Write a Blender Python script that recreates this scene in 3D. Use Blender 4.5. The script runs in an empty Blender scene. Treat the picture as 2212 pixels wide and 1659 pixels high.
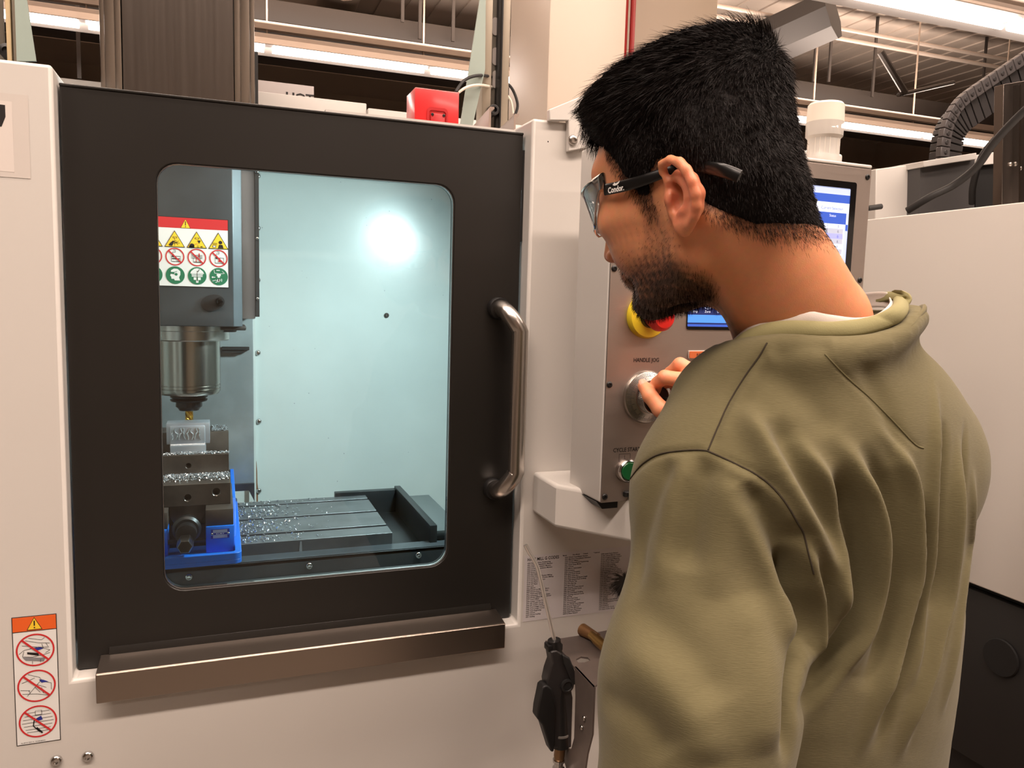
import bpy, bmesh, math, random
import numpy as np
from mathutils import Vector, Matrix
from mathutils.bvhtree import BVHTree
random.seed(7); rng = np.random.default_rng(7)
R = math.radians; PI = math.pi
scn = bpy.context.scene
COL = scn.collection

# ---------------------------------------------------------------- camera
F = 1691.0; CX, CY = 1106.0, 829.5
CAM = np.array([0.0, 0.0, 1.55])
def nrm(v):
    v = np.array(v, float); return v / np.linalg.norm(v)
Xc = nrm([4542, -53, 1691]); Zc = -nrm([-444, 15870, 1691]); Zc = nrm(Zc - np.dot(Zc, Xc) * Xc)
Yc = np.cross(Zc, Xc)
MC = np.stack([Xc, Yc, Zc], 1)              # camera(x right, y down, z forward) = MC @ world
cam_d = bpy.data.cameras.new('camera'); cam = bpy.data.objects.new('camera', cam_d); COL.objects.link(cam)
rot = np.stack([MC[0], -MC[1], -MC[2]], 1)
mw = Matrix.Identity(4)
for i in range(3):
    for j in range(3): mw[i][j] = rot[i][j]
    mw[i][3] = CAM[i]
cam.matrix_world = mw
cam_d.sensor_width = 36.0; cam_d.lens = F / 2212 * 36; cam_d.clip_start = 0.02; cam_d.clip_end = 100
scn.camera = cam
# survey helpers: a sight line from the camera station met with a real plane of the room
def ray(px, py): return MC.T @ np.array([(px - CX) / F, (py - CY) / F, 1.0])
def aY(px, py, Y): r = ray(px, py); return CAM + r * (Y - CAM[1]) / r[1]
def aZ(px, py, Z): r = ray(px, py); return CAM + r * (Z - CAM[2]) / r[2]
def aX(px, py, X): r = ray(px, py); return CAM + r * (X - CAM[0]) / r[0]
def aD(px, py, d): return CAM + ray(px, py) * d

# ---------------------------------------------------------------- light and exposure
scn.view_settings.view_transform = 'Standard'; scn.view_settings.look = 'None'
scn.view_settings.gamma = 1.0; scn.view_settings.use_curve_mapping = False
scn.view_settings.exposure = 0.0
scn.cycles.use_denoising = True
scn.cycles.max_bounces = 8; scn.cycles.caustics_reflective = False; scn.cycles.caustics_refractive = False
scn.cycles.sample_clamp_indirect = 6.0
W = bpy.data.worlds.new('world'); scn.world = W; W.use_nodes = True
W.node_tree.nodes['Background'].inputs[0].default_value = (1.0, .80, .68, 1)
W.node_tree.nodes['Background'].inputs[1].default_value = 0.25
WARM = (1.0, .80, .67)
def area(name, loc, target, sx, sy, power, color=WARM, spread=180):
    l = bpy.data.lights.new(name, 'AREA'); l.shape = 'RECTANGLE'; l.size = sx; l.size_y = sy
    l.energy = power; l.color = color; l.spread = R(spread)
    o = bpy.data.objects.new(name, l); COL.objects.link(o); o.location = loc
    d = Vector(target) - Vector(loc); o.rotation_euler = d.to_track_quat('-Z', 'Y').to_euler()
    return o
# ceiling lamp rows of the workshop (the tubes themselves are built further down)
area('row_light_a', (3.2, -3.2, 4.2), (3.2, -3.2, 0), 3.6, .22, 80)
area('row_light_b', (.9, -.65, 4.2), (.9, -.65, 0), 6.8, .22, 275)
area('row_light_e', (1.0, .80, 4.2), (1.0, .80, 0), 6.8, .22, 120)
area('row_light_c', (3.0, 3.78, 3.30), (3.0, 3.78, 0), 9.0, .22, 75)
area('row_light_d', (1.5, 6.4, 3.30), (1.5, 6.4, 0), 12.0, .22, 80)
for x, y, sx, p in ((3., 3.78, 9., 320), (1.5, 6.4, 12., 560)): area('ceiling_fill_light', (x, y, 3.62), (x, y, 5), sx, .25, p)  # unseen uplights without tubes, added above the fixtures to brighten the ceiling
# work lamp inside the machine, up in the right front corner
area('work_lamp', (.585, 1.40, 1.765), (-.10, 1.75, 1.15), .11, .11, 12, (.76, .96, 1.0), 150)

# ---------------------------------------------------------------- materials
MATS = {}
def mat(name, col, rough=.5, metal=0.0, **k):
    if name in MATS: return MATS[name]
    m = bpy.data.materials.new(name); m.use_nodes = True; nt = m.node_tree
    b = nt.nodes['Principled BSDF']
    c = tuple((x / 12.92 if x <= .04045 else ((x + .055) / 1.055) ** 2.4) for x in [v / 255 for v in col]) + (1,)
    b.inputs['Base Color'].default_value = c; b.inputs['Roughness'].default_value = rough; b.inputs['Metallic'].default_value = metal
    if 'ior' in k: b.inputs['IOR'].default_value = k['ior']
    if 'trans' in k: b.inputs['Transmission Weight'].default_value = k['trans']
    if 'alpha' in k: b.inputs['Alpha'].default_value = k['alpha']
    if 'coat' in k: b.inputs['Coat Weight'].default_value = k['coat']; b.inputs['Coat Roughness'].default_value = k.get('coat_rough', .15)
    if 'emit' in k: b.inputs['Emission Color'].default_value = (k.get('ecol') or c[:3]) + (1,) if k.get('ecol') else c; b.inputs['Emission Strength'].default_value = k['emit']
    if 'sheen' in k: b.inputs['Sheen Weight'].default_value = k['sheen']
    if 'aniso' in k: b.inputs['Anisotropic'].default_value = k['aniso']
    tc = None
    if 'var' in k or 'bump' in k or 'streak' in k or 'rvar' in k:
        tc = nt.nodes.new('ShaderNodeTexCoord'); mp = nt.nodes.new('ShaderNodeMapping'); nt.links.new(tc.outputs['Object'], mp.inputs[0])
        mp.inputs['Scale'].default_value = k.get('scl', (1, 1, 1))
    if 'var' in k:      # colour variation: (scale, amount)
        n = nt.nodes.new('ShaderNodeTexNoise'); n.inputs['Scale'].default_value = k['var'][0]; n.inputs['Detail'].default_value = 5
        nt.links.new(mp.outputs[0], n.inputs['Vector'])
        r = nt.nodes.new('ShaderNodeValToRGB'); a = k['var'][1]
        r.color_ramp.elements[0].position = .35; r.color_ramp.elements[1].position = .68
        r.color_ramp.elements[0].color = tuple(x * (1 - a) for x in c[:3]) + (1,)
        r.color_ramp.elements[1].color = tuple(min(1, x * (1 + a)) for x in c[:3]) + (1,)
        nt.links.new(n.outputs['Fac'], r.inputs[0]); nt.links.new(r.outputs[0], b.inputs['Base Color'])
    if 'rvar' in k:
        n = nt.nodes.new('ShaderNodeTexNoise'); n.inputs['Scale'].default_value = k['rvar'][0]; n.inputs['Detail'].default_value = 4
        nt.links.new(mp.outputs[0], n.inputs['Vector'])
        r = nt.nodes.new('ShaderNodeMapRange'); r.inputs['To Min'].default_value = rough - k['rvar'][1]; r.inputs['To Max'].default_value = rough + k['rvar'][1]
        nt.links.new(n.outputs['Fac'], r.inputs['Value']); nt.links.new(r.outputs[0], b.inputs['Roughness'])
    if 'bump' in k:     # (scale, strength, distance)
        n = nt.nodes.new('ShaderNodeTexNoise'); n.inputs['Scale'].default_value = k['bump'][0]; n.inputs['Detail'].default_value = 4
        nt.links.new(mp.outputs[0], n.inputs['Vector'])
        bp = nt.nodes.new('ShaderNodeBump'); bp.inputs['Strength'].default_value = k['bump'][1]; bp.inputs['Distance'].default_value = k['bump'][2]
        nt.links.new(n.outputs['Fac'], bp.inputs['Height']); nt.links.new(bp.outputs[0], b.inputs['Normal'])
    MATS[name] = m
    return m
def glassmat(name, tint=(1, 1, 1), refl=.08, rough=.03):
    if name in MATS: return MATS[name]
    m = bpy.data.materials.new(name); m.use_nodes = True; nt = m.node_tree; nt.nodes.clear()
    o = nt.nodes.new('ShaderNodeOutputMaterial'); t = nt.nodes.new('ShaderNodeBsdfTransparent'); g = nt.nodes.new('ShaderNodeBsdfGlossy')
    t.inputs[0].default_value = tint + (1,); g.inputs['Roughness'].default_value = rough
    fr = nt.nodes.new('ShaderNodeFresnel'); fr.inputs[0].default_value = 1.45
    mm = nt.nodes.new('ShaderNodeMath'); mm.operation = 'MULTIPLY'; mm.inputs[1].default_value = refl / .04
    mm.use_clamp = True
    mx = nt.nodes.new('ShaderNodeMixShader')
    nt.links.new(fr.outputs[0], mm.inputs[0]); nt.links.new(mm.outputs[0], mx.inputs[0])
    nt.links.new(t.outputs[0], mx.inputs[1]); nt.links.new(g.outputs[0], mx.inputs[2]); nt.links.new(mx.outputs[0], o.inputs[0])
    MATS[name] = m; return m

PAINT = mat('machine_paint', (205, 201, 196), .38, ior=1.5, bump=(900, .05, .0005), rvar=(3, .05))
PAINT_IN = mat('machine_paint_inside', (190, 196, 193), .24, ior=1.5, var=(2.2, .10), rvar=(2.5, .08))
DOOR = mat('door_paint', (29, 27, 25), .36, bump=(700, .06, .0006), rvar=(4, .06))
STEEL = mat('brushed_stainless', (150, 143, 138), .30, 1.0, bump=(60, .15, .0006), scl=(1, 60, 60), rvar=(2, .05))
STEELV = mat('brushed_stainless_vertical', (118, 110, 104), .30, 1.0, bump=(60, .12, .0006), scl=(60, 60, 1), rvar=(2, .05))
STEELP = mat('pendant_faceplate', (172, 160, 152), .42, .9, bump=(50, .18, .0006), scl=(2, 60, 60), rvar=(3, .05))
CHROME = mat('polished_steel', (200, 198, 196), .16, 1.0)
SATIN = mat('satin_steel', (190, 184, 178), .27, 1.0)
BLACKP = mat('black_plastic', (20, 19, 19), .42)
BLACKR = mat('black_rubber', (28, 27, 27), .6)
DARKST = mat('dark_cast_steel', (66, 62, 60), .42, .55, var=(30, .25), rvar=(12, .08))
HEADP = mat('head_dark_paint', (66, 72, 76), .40, .2, var=(9, .22), rvar=(6, .1))
GREYST = mat('way_cover_steel', (128, 132, 132), .5, .2, var=(14, .16), rvar=(8, .08))
BLUE = mat('vise_blue_paint', (12, 104, 206), .4)
VISEST = mat('vise_ground_steel', (96, 84, 76), .42, .6, var=(22, .28), rvar=(12, .08))
ALU = mat('milled_aluminium', (196, 196, 202), .36, .75, bump=(260, .25, .0004), scl=(1, 1, 2))
GOLD = mat('tin_coated_carbide', (214, 164, 70), .28, 1.0)
WHITE = mat('white_print', (226, 226, 224), .5)
SEAMD = mat('dark_gap', (10, 9, 9), .8)

# ---------------------------------------------------------------- mesh helpers
class MB:
    def __init__(s): s.bm = bmesh.new(); s.mi = 0
    def _fin(s, geom_faces):
        for f in geom_faces: f.material_index = s.mi
    def box(s, x0, x1, y0, y1, z0, z1, bev=0, seg=2, M=None):
        vs = [s.bm.verts.new((x, y, z)) for x in (x0, x1) for y in (y0, y1) for z in (z0, z1)]
        idx = [(0, 1, 3, 2), (4, 6, 7, 5), (0, 4, 5, 1), (2, 3, 7, 6), (0, 2, 6, 4), (1, 5, 7, 3)]
        fs = [s.bm.faces.new([vs[i] for i in q]) for q in idx]
        if bev:
            es = list({e for f in fs for e in f.edges})
            r = bmesh.ops.bevel(s.bm, geom=es, offset=bev, segments=seg, affect='EDGES', profile=.5)
            vs = list({v for f in r['faces'] for v in f.verts} | {v for v in vs if v.is_valid}); fs = list({f for v in vs for f in v.link_faces})
        if M is not None: bmesh.ops.transform(s.bm, matrix=M, verts=vs)
        s._fin(fs); return s
    def ring_faces(s, rings, closed=True, cap=(True, True)):
        R_ = [[s.bm.verts.new(p) for p in r] for r in rings]; n = len(R_[0]); fs = []
        for a, b in zip(R_, R_[1:]):
            for i in range(n if closed else n - 1):
                j = (i + 1) % n; fs.append(s.bm.faces.new((a[i], a[j], b[j], b[i])))
        if cap[0] and closed: fs.append(s.bm.faces.new(R_[0][::-1]))
        if cap[1] and closed: fs.append(s.bm.faces.new(R_[-1]))
        s._fin(fs); return fs
    def lathe(s, prof, c=(0, 0, 0), axis='Z', seg=32, M=None):
        """prof: (radius, height) pairs, closed at both ends"""
        rings = []
        for r, h in prof:
            ring = []
            for i in range(seg):
                a = 2 * PI * i / seg; u, v = max(r, 1e-5) * math.cos(a), max(r, 1e-5) * math.sin(a)
                p = {'Z': (u, v, h), 'Y': (u, h, v), 'X': (h, u, v)}[axis]
                p = Vector(p)
                if M is not None: p = M @ p
                ring.append(p + Vector(c))
            rings.append(ring)
        s.ring_faces(rings); return s
    def tube(s, pts, r, seg=12, cap=True, flat=1.0):
        pts = [Vector(p) for p in pts]; n = len(pts)
        rr = r if hasattr(r, '__len__') else [r] * n
        rings = []; prev = None
        for i, p in enumerate(pts):
            t = (pts[min(i + 1, n - 1)] - pts[max(i - 1, 0)]).normalized()
            if prev is None:
                up = Vector((0, 0, 1)) if abs(t.z) < .9 else Vector((1, 0, 0)); u = t.cross(up).normalized()
            else: u = (prev - t * prev.dot(t)).normalized()
            prev = u; v = t.cross(u)
            rings.append([p + (u * math.cos(2 * PI * k / seg) + v * math.sin(2 * PI * k / seg) * flat) * rr[i] for k in range(seg)])
        s.ring_faces(rings, cap=(cap, cap)); return s
    def plate(s, outer, holes, fn, d0, d1):
        """flat plate with holes: outlines in 2-D, fn(u, v, d) -> 3-D"""
        tmp = bmesh.new(); 
        for loop in [outer] + holes:
            vs = [tmp.verts.new((u, v, 0)) for u, v in loop]
            for a, b in zip(vs, vs[1:] + vs[:1]): tmp.edges.new((a, b))
        bmesh.ops.triangle_fill(tmp, use_beauty=True, edges=tmp.edges[:], normal=(0, 0, 1))
        tmp.verts.index_update()
        A = [s.bm.verts.new(fn(v.co.x, v.co.y, d0)) for v in tmp.verts]; B = [s.bm.verts.new(fn(v.co.x, v.co.y, d1)) for v in tmp.verts]
        fs = []
        for f in tmp.faces:
            q = [v.index for v in f.verts]; fs.append(s.bm.faces.new([A[i] for i in q])); fs.append(s.bm.faces.new([B[i] for i in q[::-1]]))
        k = 0
        for loop in [outer] + holes:
            m = len(loop)
            for i in range(m):
                a, b = k + i, k + (i + 1) % m; fs.append(s.bm.faces.new((A[a], A[b], B[b], B[a])))
            k += m
        tmp.free(); s._fin(fs); return s
    def prism(s, poly, fn, d0, d1):
        A = [s.bm.verts.new(fn(u, v, d0)) for u, v in poly]; B = [s.bm.verts.new(fn(u, v, d1)) for u, v in poly]; n = len(poly)
        fs = [s.bm.faces.new(A), s.bm.faces.new(B[::-1])] + [s.bm.faces.new((A[i], B[i], B[(i + 1) % n], A[(i + 1) % n])) for i in range(n)]
        s._fin(fs); return s
    def build(s, name, m, parent=None, bevel=0, seg=2, smooth=True, ang=35):
        bmesh.ops.recalc_face_normals(s.bm, faces=s.bm.faces[:])
        me = bpy.data.meshes.new(name); s.bm.to_mesh(me); s.bm.free()
        for mm in (m if isinstance(m, (list, tuple)) else [m]): me.materials.append(mm)
        if smooth and len(me.polygons):
            me.polygons.foreach_set('use_smooth', [True] * len(me.polygons)); me.set_sharp_from_angle(angle=R(ang))
        o = bpy.data.objects.new(name, me); COL.objects.link(o)
        if parent is not None: setparent(o, parent)
        if bevel:
            b = o.modifiers.new('bevel', 'BEVEL'); b.width = bevel; b.segments = seg; b.limit_method = 'ANGLE'; b.angle_limit = R(40); b.harden_normals = False
        return o
WL = {}
def wloc(o):            # world location of an unrotated empty chain
    p = Vector(o.location)
    while o.parent: o = o.parent; p = p + Vector(o.location)
    return p
def setparent(o, parent):
    o.parent = parent; o.location = Vector(o.location) - wloc(parent)
def tag(o, label=None, cat=None, group=None, kind=None):
    if label: o['label'] = label
    if cat: o['category'] = cat
    if group: o['group'] = group
    if kind: o['kind'] = kind
    return o
def thing(name, label, cat, loc=(0, 0, 0), group=None, kind=None):
    o = bpy.data.objects.new(name, None); COL.objects.link(o); o.location = loc; o.empty_display_size = .05
    return tag(o, label, cat, group, kind)
XZ = lambda u, v, d: (u, d, v)
def rrect(x0, x1, z0, z1, r, n=6):
    out = []
    for cx, cz, a0 in ((x1 - r, z1 - r, 0), (x0 + r, z1 - r, 90), (x0 + r, z0 + r, 180), (x1 - r, z0 + r, 270)):
        for i in range(n + 1):
            a = R(a0 + 90 * i / n); out.append((cx + r * math.cos(a), cz + r * math.sin(a)))
    return out
def circ(cx, cy, r, n=24): return [(cx + r * math.cos(2 * PI * i / n), cy + r * math.sin(2 * PI * i / n)) for i in range(n)]
def arc(c, r, a0, a1, n, u, v):
    return [Vector(c) + Vector(u) * r * math.cos(R(a0 + (a1 - a0) * i / n)) + Vector(v) * r * math.sin(R(a0 + (a1 - a0) * i / n)) for i in range(n + 1)]
def smooth_path(P, n=8):
    P = [np.array(p, float) for p in P]; out = []
    for i in range(len(P) - 1):
        p0, p1, p2, p3 = P[max(i - 1, 0)], P[i], P[i + 1], P[min(i + 2, len(P) - 1)]
        for k in range(n):
            t = k / n; out.append(.5 * (2 * p1 + (p2 - p0) * t + (2 * p0 - 5 * p1 + 4 * p2 - p3) * t * t + (3 * p1 - p0 - 3 * p2 + p3) * t ** 3))
    return out + [P[-1]]

# flat print: coloured polygons and lettering in one mesh on a real plane
_gl = {}
def glyphs(text, bold=0.0):
    key = (text, bold)
    if key not in _gl:
        c = bpy.data.curves.new('t', 'FONT'); c.body = text; c.size = 1.0; c.resolution_u = 2; c.offset = bold
        o = bpy.data.objects.new('t', c); me = bpy.data.meshes.new_from_object(o)
        v = [(p.co.x, p.co.y) for p in me.vertices]; f = [tuple(p.vertices) for p in me.polygons]
        bpy.data.objects.remove(o); bpy.data.curves.remove(c); bpy.data.meshes.remove(me); _gl[key] = (v, f)
    return _gl[key]
class Decal:
    def __init__(s, O, U, V, lift=.0003):
        s.O, s.U, s.V = np.array(O, float), nrm(U), nrm(V); s.N = np.cross(s.U, s.V); s.l = lift; s.k = 0; s.v = []; s.f = []; s.m = []; s.mats = []
    def _mi(s, m):
        if m not in s.mats: s.mats.append(m)
        return s.mats.index(m)
    def _add(s, pts, faces, m):
        b = len(s.v); mi = s._mi(m)
        s.v += [tuple(s.O + s.U * x + s.V * y + s.N * (s.l * (1 + s.k))) for x, y in pts]
        s.f += [tuple(b + i for i in f) for f in faces]; s.m += [mi] * len(faces)
        return s
    def up(s, n=1): s.k += n * .5; return s
    def poly(s, pts, m): return s._add(pts, [tuple(range(len(pts)))], m)
    def rect(s, x0, x1, y0, y1, m): return s.poly([(x0, y0), (x1, y0), (x1, y1), (x0, y1)], m)
    def disc(s, x, y, r, m, n=28): return s.poly(circ(x, y, r, n), m)
    def ring(s, x, y, r, w, m, n=32):
        a, b = circ(x, y, r, n), circ(x, y, r - w, n); return s._add(a + b, [(i, (i + 1) % n, n + (i + 1) % n, n + i) for i in range(n)], m)
    def line(s, pts, w, m):
        for (x0, y0), (x1, y1) in zip(pts, pts[1:]):
            L = math.hypot(x1 - x0, y1 - y0) or 1e-9; nx, ny = -(y1 - y0) / L * w / 2, (x1 - x0) / L * w / 2
            s.poly([(x0 + nx, y0 + ny), (x0 - nx, y0 - ny), (x1 - nx, y1 - ny), (x1 + nx, y1 + ny)], m)
        return s
    def text(s, t, x, y, size, m, bold=.0, align='l', sx=1.0, rot=0, width=None):
        v, f = glyphs(t, bold)
        if not v: return s
        w = max(p[0] for p in v)
        if width: sx = width / (w * size)
        off = {'l': 0, 'c': -w * size * sx / 2, 'r': -w * size * sx}[align]; c, sn = math.cos(R(rot)), math.sin(R(rot))
        q = [(p[0] * size * sx + off, p[1] * size) for p in v]
        return s._add([(x + a * c - b * sn, y + a * sn + b * c) for a, b in q], f, m)
    def build(s, name, parent=None):
        me = bpy.data.meshes.new(name); me.from_pydata(s.v, [], s.f)
        for m in s.mats: me.materials.append(m)
        me.polygons.foreach_set('material_index', s.m)
        o = bpy.data.objects.new(name, me); COL.objects.link(o)
        if parent is not None: setparent(o, parent)
        return o
def C_(name, col, rough=.5): return mat('print_' + name, col, rough)
RED, ORANGE, YELLOW, GREEN, INK, BLUEP = C_('red', (196, 40, 44)), C_('orange', (225, 96, 34)), C_('yellow', (240, 200, 50)), C_('green', (30, 110, 76)), C_('ink', (24, 20, 20)), C_('blue', (38, 48, 140))
GREYL = C_('grey', (130, 130, 134))

def screw(name, c, r, h, parent, m=CHROME, n=(0, -1, 0), label=None):
    """domed button-head screw with a hex socket, standing on a surface at c with outward normal n"""
    nv = Vector(n); q = Vector((0, 0, 1)).rotation_difference(nv).to_matrix()
    b = MB(); b.lathe([(r, 0), (r, h * .35), (r * .85, h * .75), (r * .5, h), (r * .42, h), (r * .40, h * .5), (0, h * .5)], seg=16, M=q)
    o = b.build(name, m, None, ang=50); o.location = Vector(c)
    if parent is not None: setparent(o, parent)
    if label: o['label'] = label
    return o
# ================================================================ the room
CONC = mat('concrete_floor', (120, 112, 104), .55, var=(3, .15), bump=(40, .2, .002))
WALLM = mat('workshop_wall', (150, 136, 122), .8, var=(1.5, .08))
DECK = mat('ceiling_deck', (186, 172, 160), .75, var=(.8, .10))
b = MB(); b.box(-7, 12, -4.5, 12.2, -.1, 0); tag(b.build('floor', CONC), kind='structure')
b = MB()
b.box(-7, 12, -4.5, 12.2, 4.8, 4.9)
x = -7.0
while x < 12: b.box(x, x + .10, -4.5, 12.2, 4.785, 4.8); x += .30
tag(b.build('ceiling', DECK), kind='structure')
for nm, q in (('wall_back', (-7.1, 12.1, 12.2, 12.3)), ('wall_front', (-7.1, 12.1, -4.6, -4.5)), ('wall_left', (-7.1, -7, -4.5, 12.2)), ('wall_right', (12, 12.1, -4.5, 12.2))):
    b = MB(); b.box(*q, 0, 4.9); tag(b.build(nm, WALLM), kind='structure')

TUBE = mat('fluorescent_tube', (255, 244, 238), .4, emit=9.0, ecol=(1.0, .90, .84))
FIXT = mat('fixture_enamel', (196, 186, 178), .45)
DUCT = mat('dark_duct', (34, 29, 26), .6, var=(3, .15))
PIPE = mat('painted_pipe', (120, 106, 94), .5)
PIPEL = mat('galvanised_strut', (168, 156, 146), .4, .5)
BEAM = mat('dark_steel_beam', (48, 42, 38), .6)
def fixture(x0, x1, y, z, label, w=.30, group='fluorescent fixtures on the workshop ceiling'):
    t = thing('ceiling_light', label, 'ceiling light', ((x0 + x1) / 2, y, z), group)
    b = MB(); b.box(x0, x1, y - .05, y + .05, z + .045, z + .12, .006); b.build('channel', FIXT, t)
    b = MB(); sh = [(-w / 2, .01), (-.07, .07), (.07, .07), (w / 2, .01), (w / 2, .016), (.075, .08), (-.075, .08), (-w / 2, .016)]
    b.prism(sh, lambda u, v, d: (d, y + u, z + v), x0, x1); b.build('reflector', FIXT, t)
    n = max(1, int((x1 - x0) / 1.22))
    for i in range(n):
        for dy in (-.06, .06):
            xa = x0 + (x1 - x0) * i / n + .03; xb = x0 + (x1 - x0) * (i + 1) / n - .03
            c = MB(); c.lathe([(.019, xa), (.019, xb)], (0, y + dy, z + .028), 'X', 10); c.build('tube', TUBE, t)
    # suspended from a strut rail by rods
    c = MB(); c.box(x0, x1, y + .18, y + .24, min(z + .22, 4.66), min(z + .28, 4.72)); c.build('strut_rail', PIPEL, t)
    for i in range(n + 1):
        xx = min(max(x0 + (x1 - x0) * i / n, x0 + .05), x1 - .05)
        c = MB(); c.box(xx - .006, xx + .006, y + .195, y + .225, z + .08, min(z + .22, 4.66)); c.build('hanger', PIPE, t)
        c = MB(); c.box(xx - .006, xx + .006, y + .2, y + .212, min(z + .28, 4.72), 4.79); c.build('hanger', PIPE, t)
    return t
fixture(1.4, 5.0, -3.2, 4.25, 'ceiling light row behind the photographer over the aisle')
fixture(-2.4, 4.4, -.65, 4.25, 'ceiling light row just behind and above the standing man')
fixture(-2.4, 4.4, .80, 4.25, 'ceiling light row hung right over the man and the control pendant')
fixture(2.2, 8.6, 3.78, 3.36, 'broad glowing ceiling light row crossing the top right corner of the view', w=.34)
fixture(-4.6, 2.85, 6.4, 3.36, 'long glowing ceiling light row behind the milling machine, left of the beige pillar')
fixture(3.0, 9.6, 6.4, 3.36, 'glowing ceiling light row seen between the head and the cable chain')
# ducts, beams and pipes under the deck
def runner(name, label, cat, y, z, h, d, x0, x1, m, rnd=False, group=None):
    b = MB()
    if rnd: b.lathe([(h / 2, x0), (h / 2, x1)], (0, y, z), 'X', 20)
    else: b.box(x0, x1, y - d / 2, y + d / 2, z - h / 2, z + h / 2, .01)
    t = b.build(name, m); tag(t, label, cat, group); return t
runner('air_duct', 'wide dark brown duct running behind the glowing light row', 'duct', 7.78, 3.80, .22, .4, -6.5, 11.5, DUCT)
runner('heating_pipe', 'thick insulated brown pipe below the glowing light row', 'pipe', 8.2, 3.28, .26, .26, -6.5, 11.5, PIPE, True)
runner('ceiling_beam', 'dark steel beam right above the long glowing light rows', 'beam', 7.3, 3.93, .18, .2, -6.5, 11.5, BEAM)
for i, (z, lab) in enumerate(((4.50, 'upper of two thin pale pipes under the ceiling, right of the head'), (4.40, 'lower of two thin pale pipes under the ceiling, right of the head'))):
    b = MB(); b.lathe([(.022, 2.5), (.022, 11.5)], (0, 6.9, z), 'X', 10); t = b.build('conduit', PIPEL); tag(t, lab, 'pipe', 'thin pale pipes right of the head')
runner('roof_beam', 'dark roof beam crossing above the stainless column cover', 'beam', 4.9, 4.25, .34, .3, -6.5, 3.0, BEAM)
runner('roof_duct', 'pale brown duct against the ceiling behind the curved duct', 'duct', 9.8, 4.3, .5, .9, -6.5, 3.4, mat('pale_duct', (128, 114, 102), .6))
b = MB(); b.lathe([(.25, 0), (.25, 2.9)], (0, 0, 0), 'Z', 8, Matrix.Rotation(R(0), 3, 'X')); 
o = b.build('round_duct', mat('black_brown_duct', (22, 18, 16), .7), ang=30); tag(o, 'faceted dark duct rising to the right above the head', 'duct')
p0 = Vector(aZ(1655, 95, 4.25)); p1 = Vector(aZ(1800, 30, 4.42)); dd = (p1 - p0)
o.rotation_euler = dd.to_track_quat('Z', 'Y').to_euler(); o.location = p1 - dd.normalized() * 2.9
b = MB(); P = smooth_path([aZ(300, -60, 4.5), aZ(560, 16, 4.45), aZ(660, 24, 4.45), aZ(722, 6, 4.45), aZ(740, -44, 4.5)], 8)
b.tube(P, .20, 16); tag(b.build('curved_duct', mat('brown_duct', (92, 80, 70), .5)), 'curved round brown duct beside the stainless column cover', 'duct')
# drop rods and a slanting brace
for k, (px, y0, y1) in enumerate(((870, -5, 48), (908, -5, 85), (980, -5, 90), (170, 108, 170), (1765, 60, 178), (1797, 70, 178), (1888, 150, 210), (2132, 80, 165))):
    a = aY(px, y0, 7.1); c = aY(px, y1, 7.1); b = MB(); b.box(a[0] - .014, a[0] + .014, 7.09, 7.11, min(a[2], c[2]), 4.8)
    tag(b.build('drop_rod', BEAM), 'thin dark ceiling rod, ' + ['first right of the curved duct', 'second right of the curved duct', 'third right of the curved duct', 'left of the stainless column cover', 'first right of the head', 'second right of the head', 'short one right of the head', 'above the cable chain'][k], 'rod', 'ceiling drop rods')
b = MB(); b.tube([aY(1902, 112, 6.0), aY(1925, 150, 6.0), aY(1955, 200, 6.05)], .032, 8); b.tube([aY(1940, 205, 6.05), aY(2060, 178, 6.2)], .02, 8)
tag(b.build('ceiling_brace', BEAM), 'slanting dark brace hanging below the ceiling between head and cable chain', 'brace')
# beige painted pillar behind the machine, red riser pipe beside it
b = MB(); b.box(1.075, 1.37, 2.6, 3.0, 0, 4.8, .006)
tag(b.build('pillar', mat('pillar_paint', (208, 192, 176), .35)), 'tall glossy beige pillar rising behind the machine and the head', 'pillar', kind='structure')
b = MB(); b.box(1.62, 2.12, 3.15, 3.4, 0, 4.8, .006)
tag(b.build('pillar', mat('pillar_paint_b', (176, 158, 138), .5)), 'second duller beige pillar right behind the red pipe', 'pillar', kind='structure')
REDP = mat('red_pipe_paint', (160, 40, 36), .45)
b = MB(); b.lathe([(.032, 0), (.032, 4.8)], (1.50, 2.9, 0), 'Z', 16); b.lathe([(.011, 0), (.011, 4.8)], (1.549, 2.885, 0), 'Z', 10)
tag(b.build('riser_pipe', REDP), 'red upright riser pipe between the two beige pillars above the head', 'pipe')
# things beyond the machine
b = MB(); b.box(-5.5, -.6, 5.0, 5.6, 0, 2.55, .01); b.box(2.2, 5.2, 5.4, 6.2, 0, 2.45, .01)
tag(b.build('storage_cabinets', mat('dark_cabinet', (70, 62, 56), .6)), 'dark cabinets standing in the back of the workshop', 'cabinet')
# ================================================================ the milling machine
YF, YD = 1.22, 1.25
mach = thing('milling_machine', 'beige enclosed milling machine with a dark door and big lit window', 'machine', (.15, 1.6, 0))
# enclosure front: left column, right column, apron below the door, each a folded sheet
b = MB()
b.prism([(-.62, 0), (1.12, 0), (1.12, 1.846), (.4805, 1.846), (.4805, .990), (-.204, .990), (-.204, 1.843), (-.62, 1.843)], XZ, YF, 1.36)
b.build('enclosure_front', PAINT, mach, .005, 3)
b = MB(); b.box(-.62, -.60, 1.3, 2.2, 0, 1.842, .004); b.box(-.62, -.30, 1.34, 1.42, 0, 1.80); b.build('side_panel', PAINT, mach)
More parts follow.
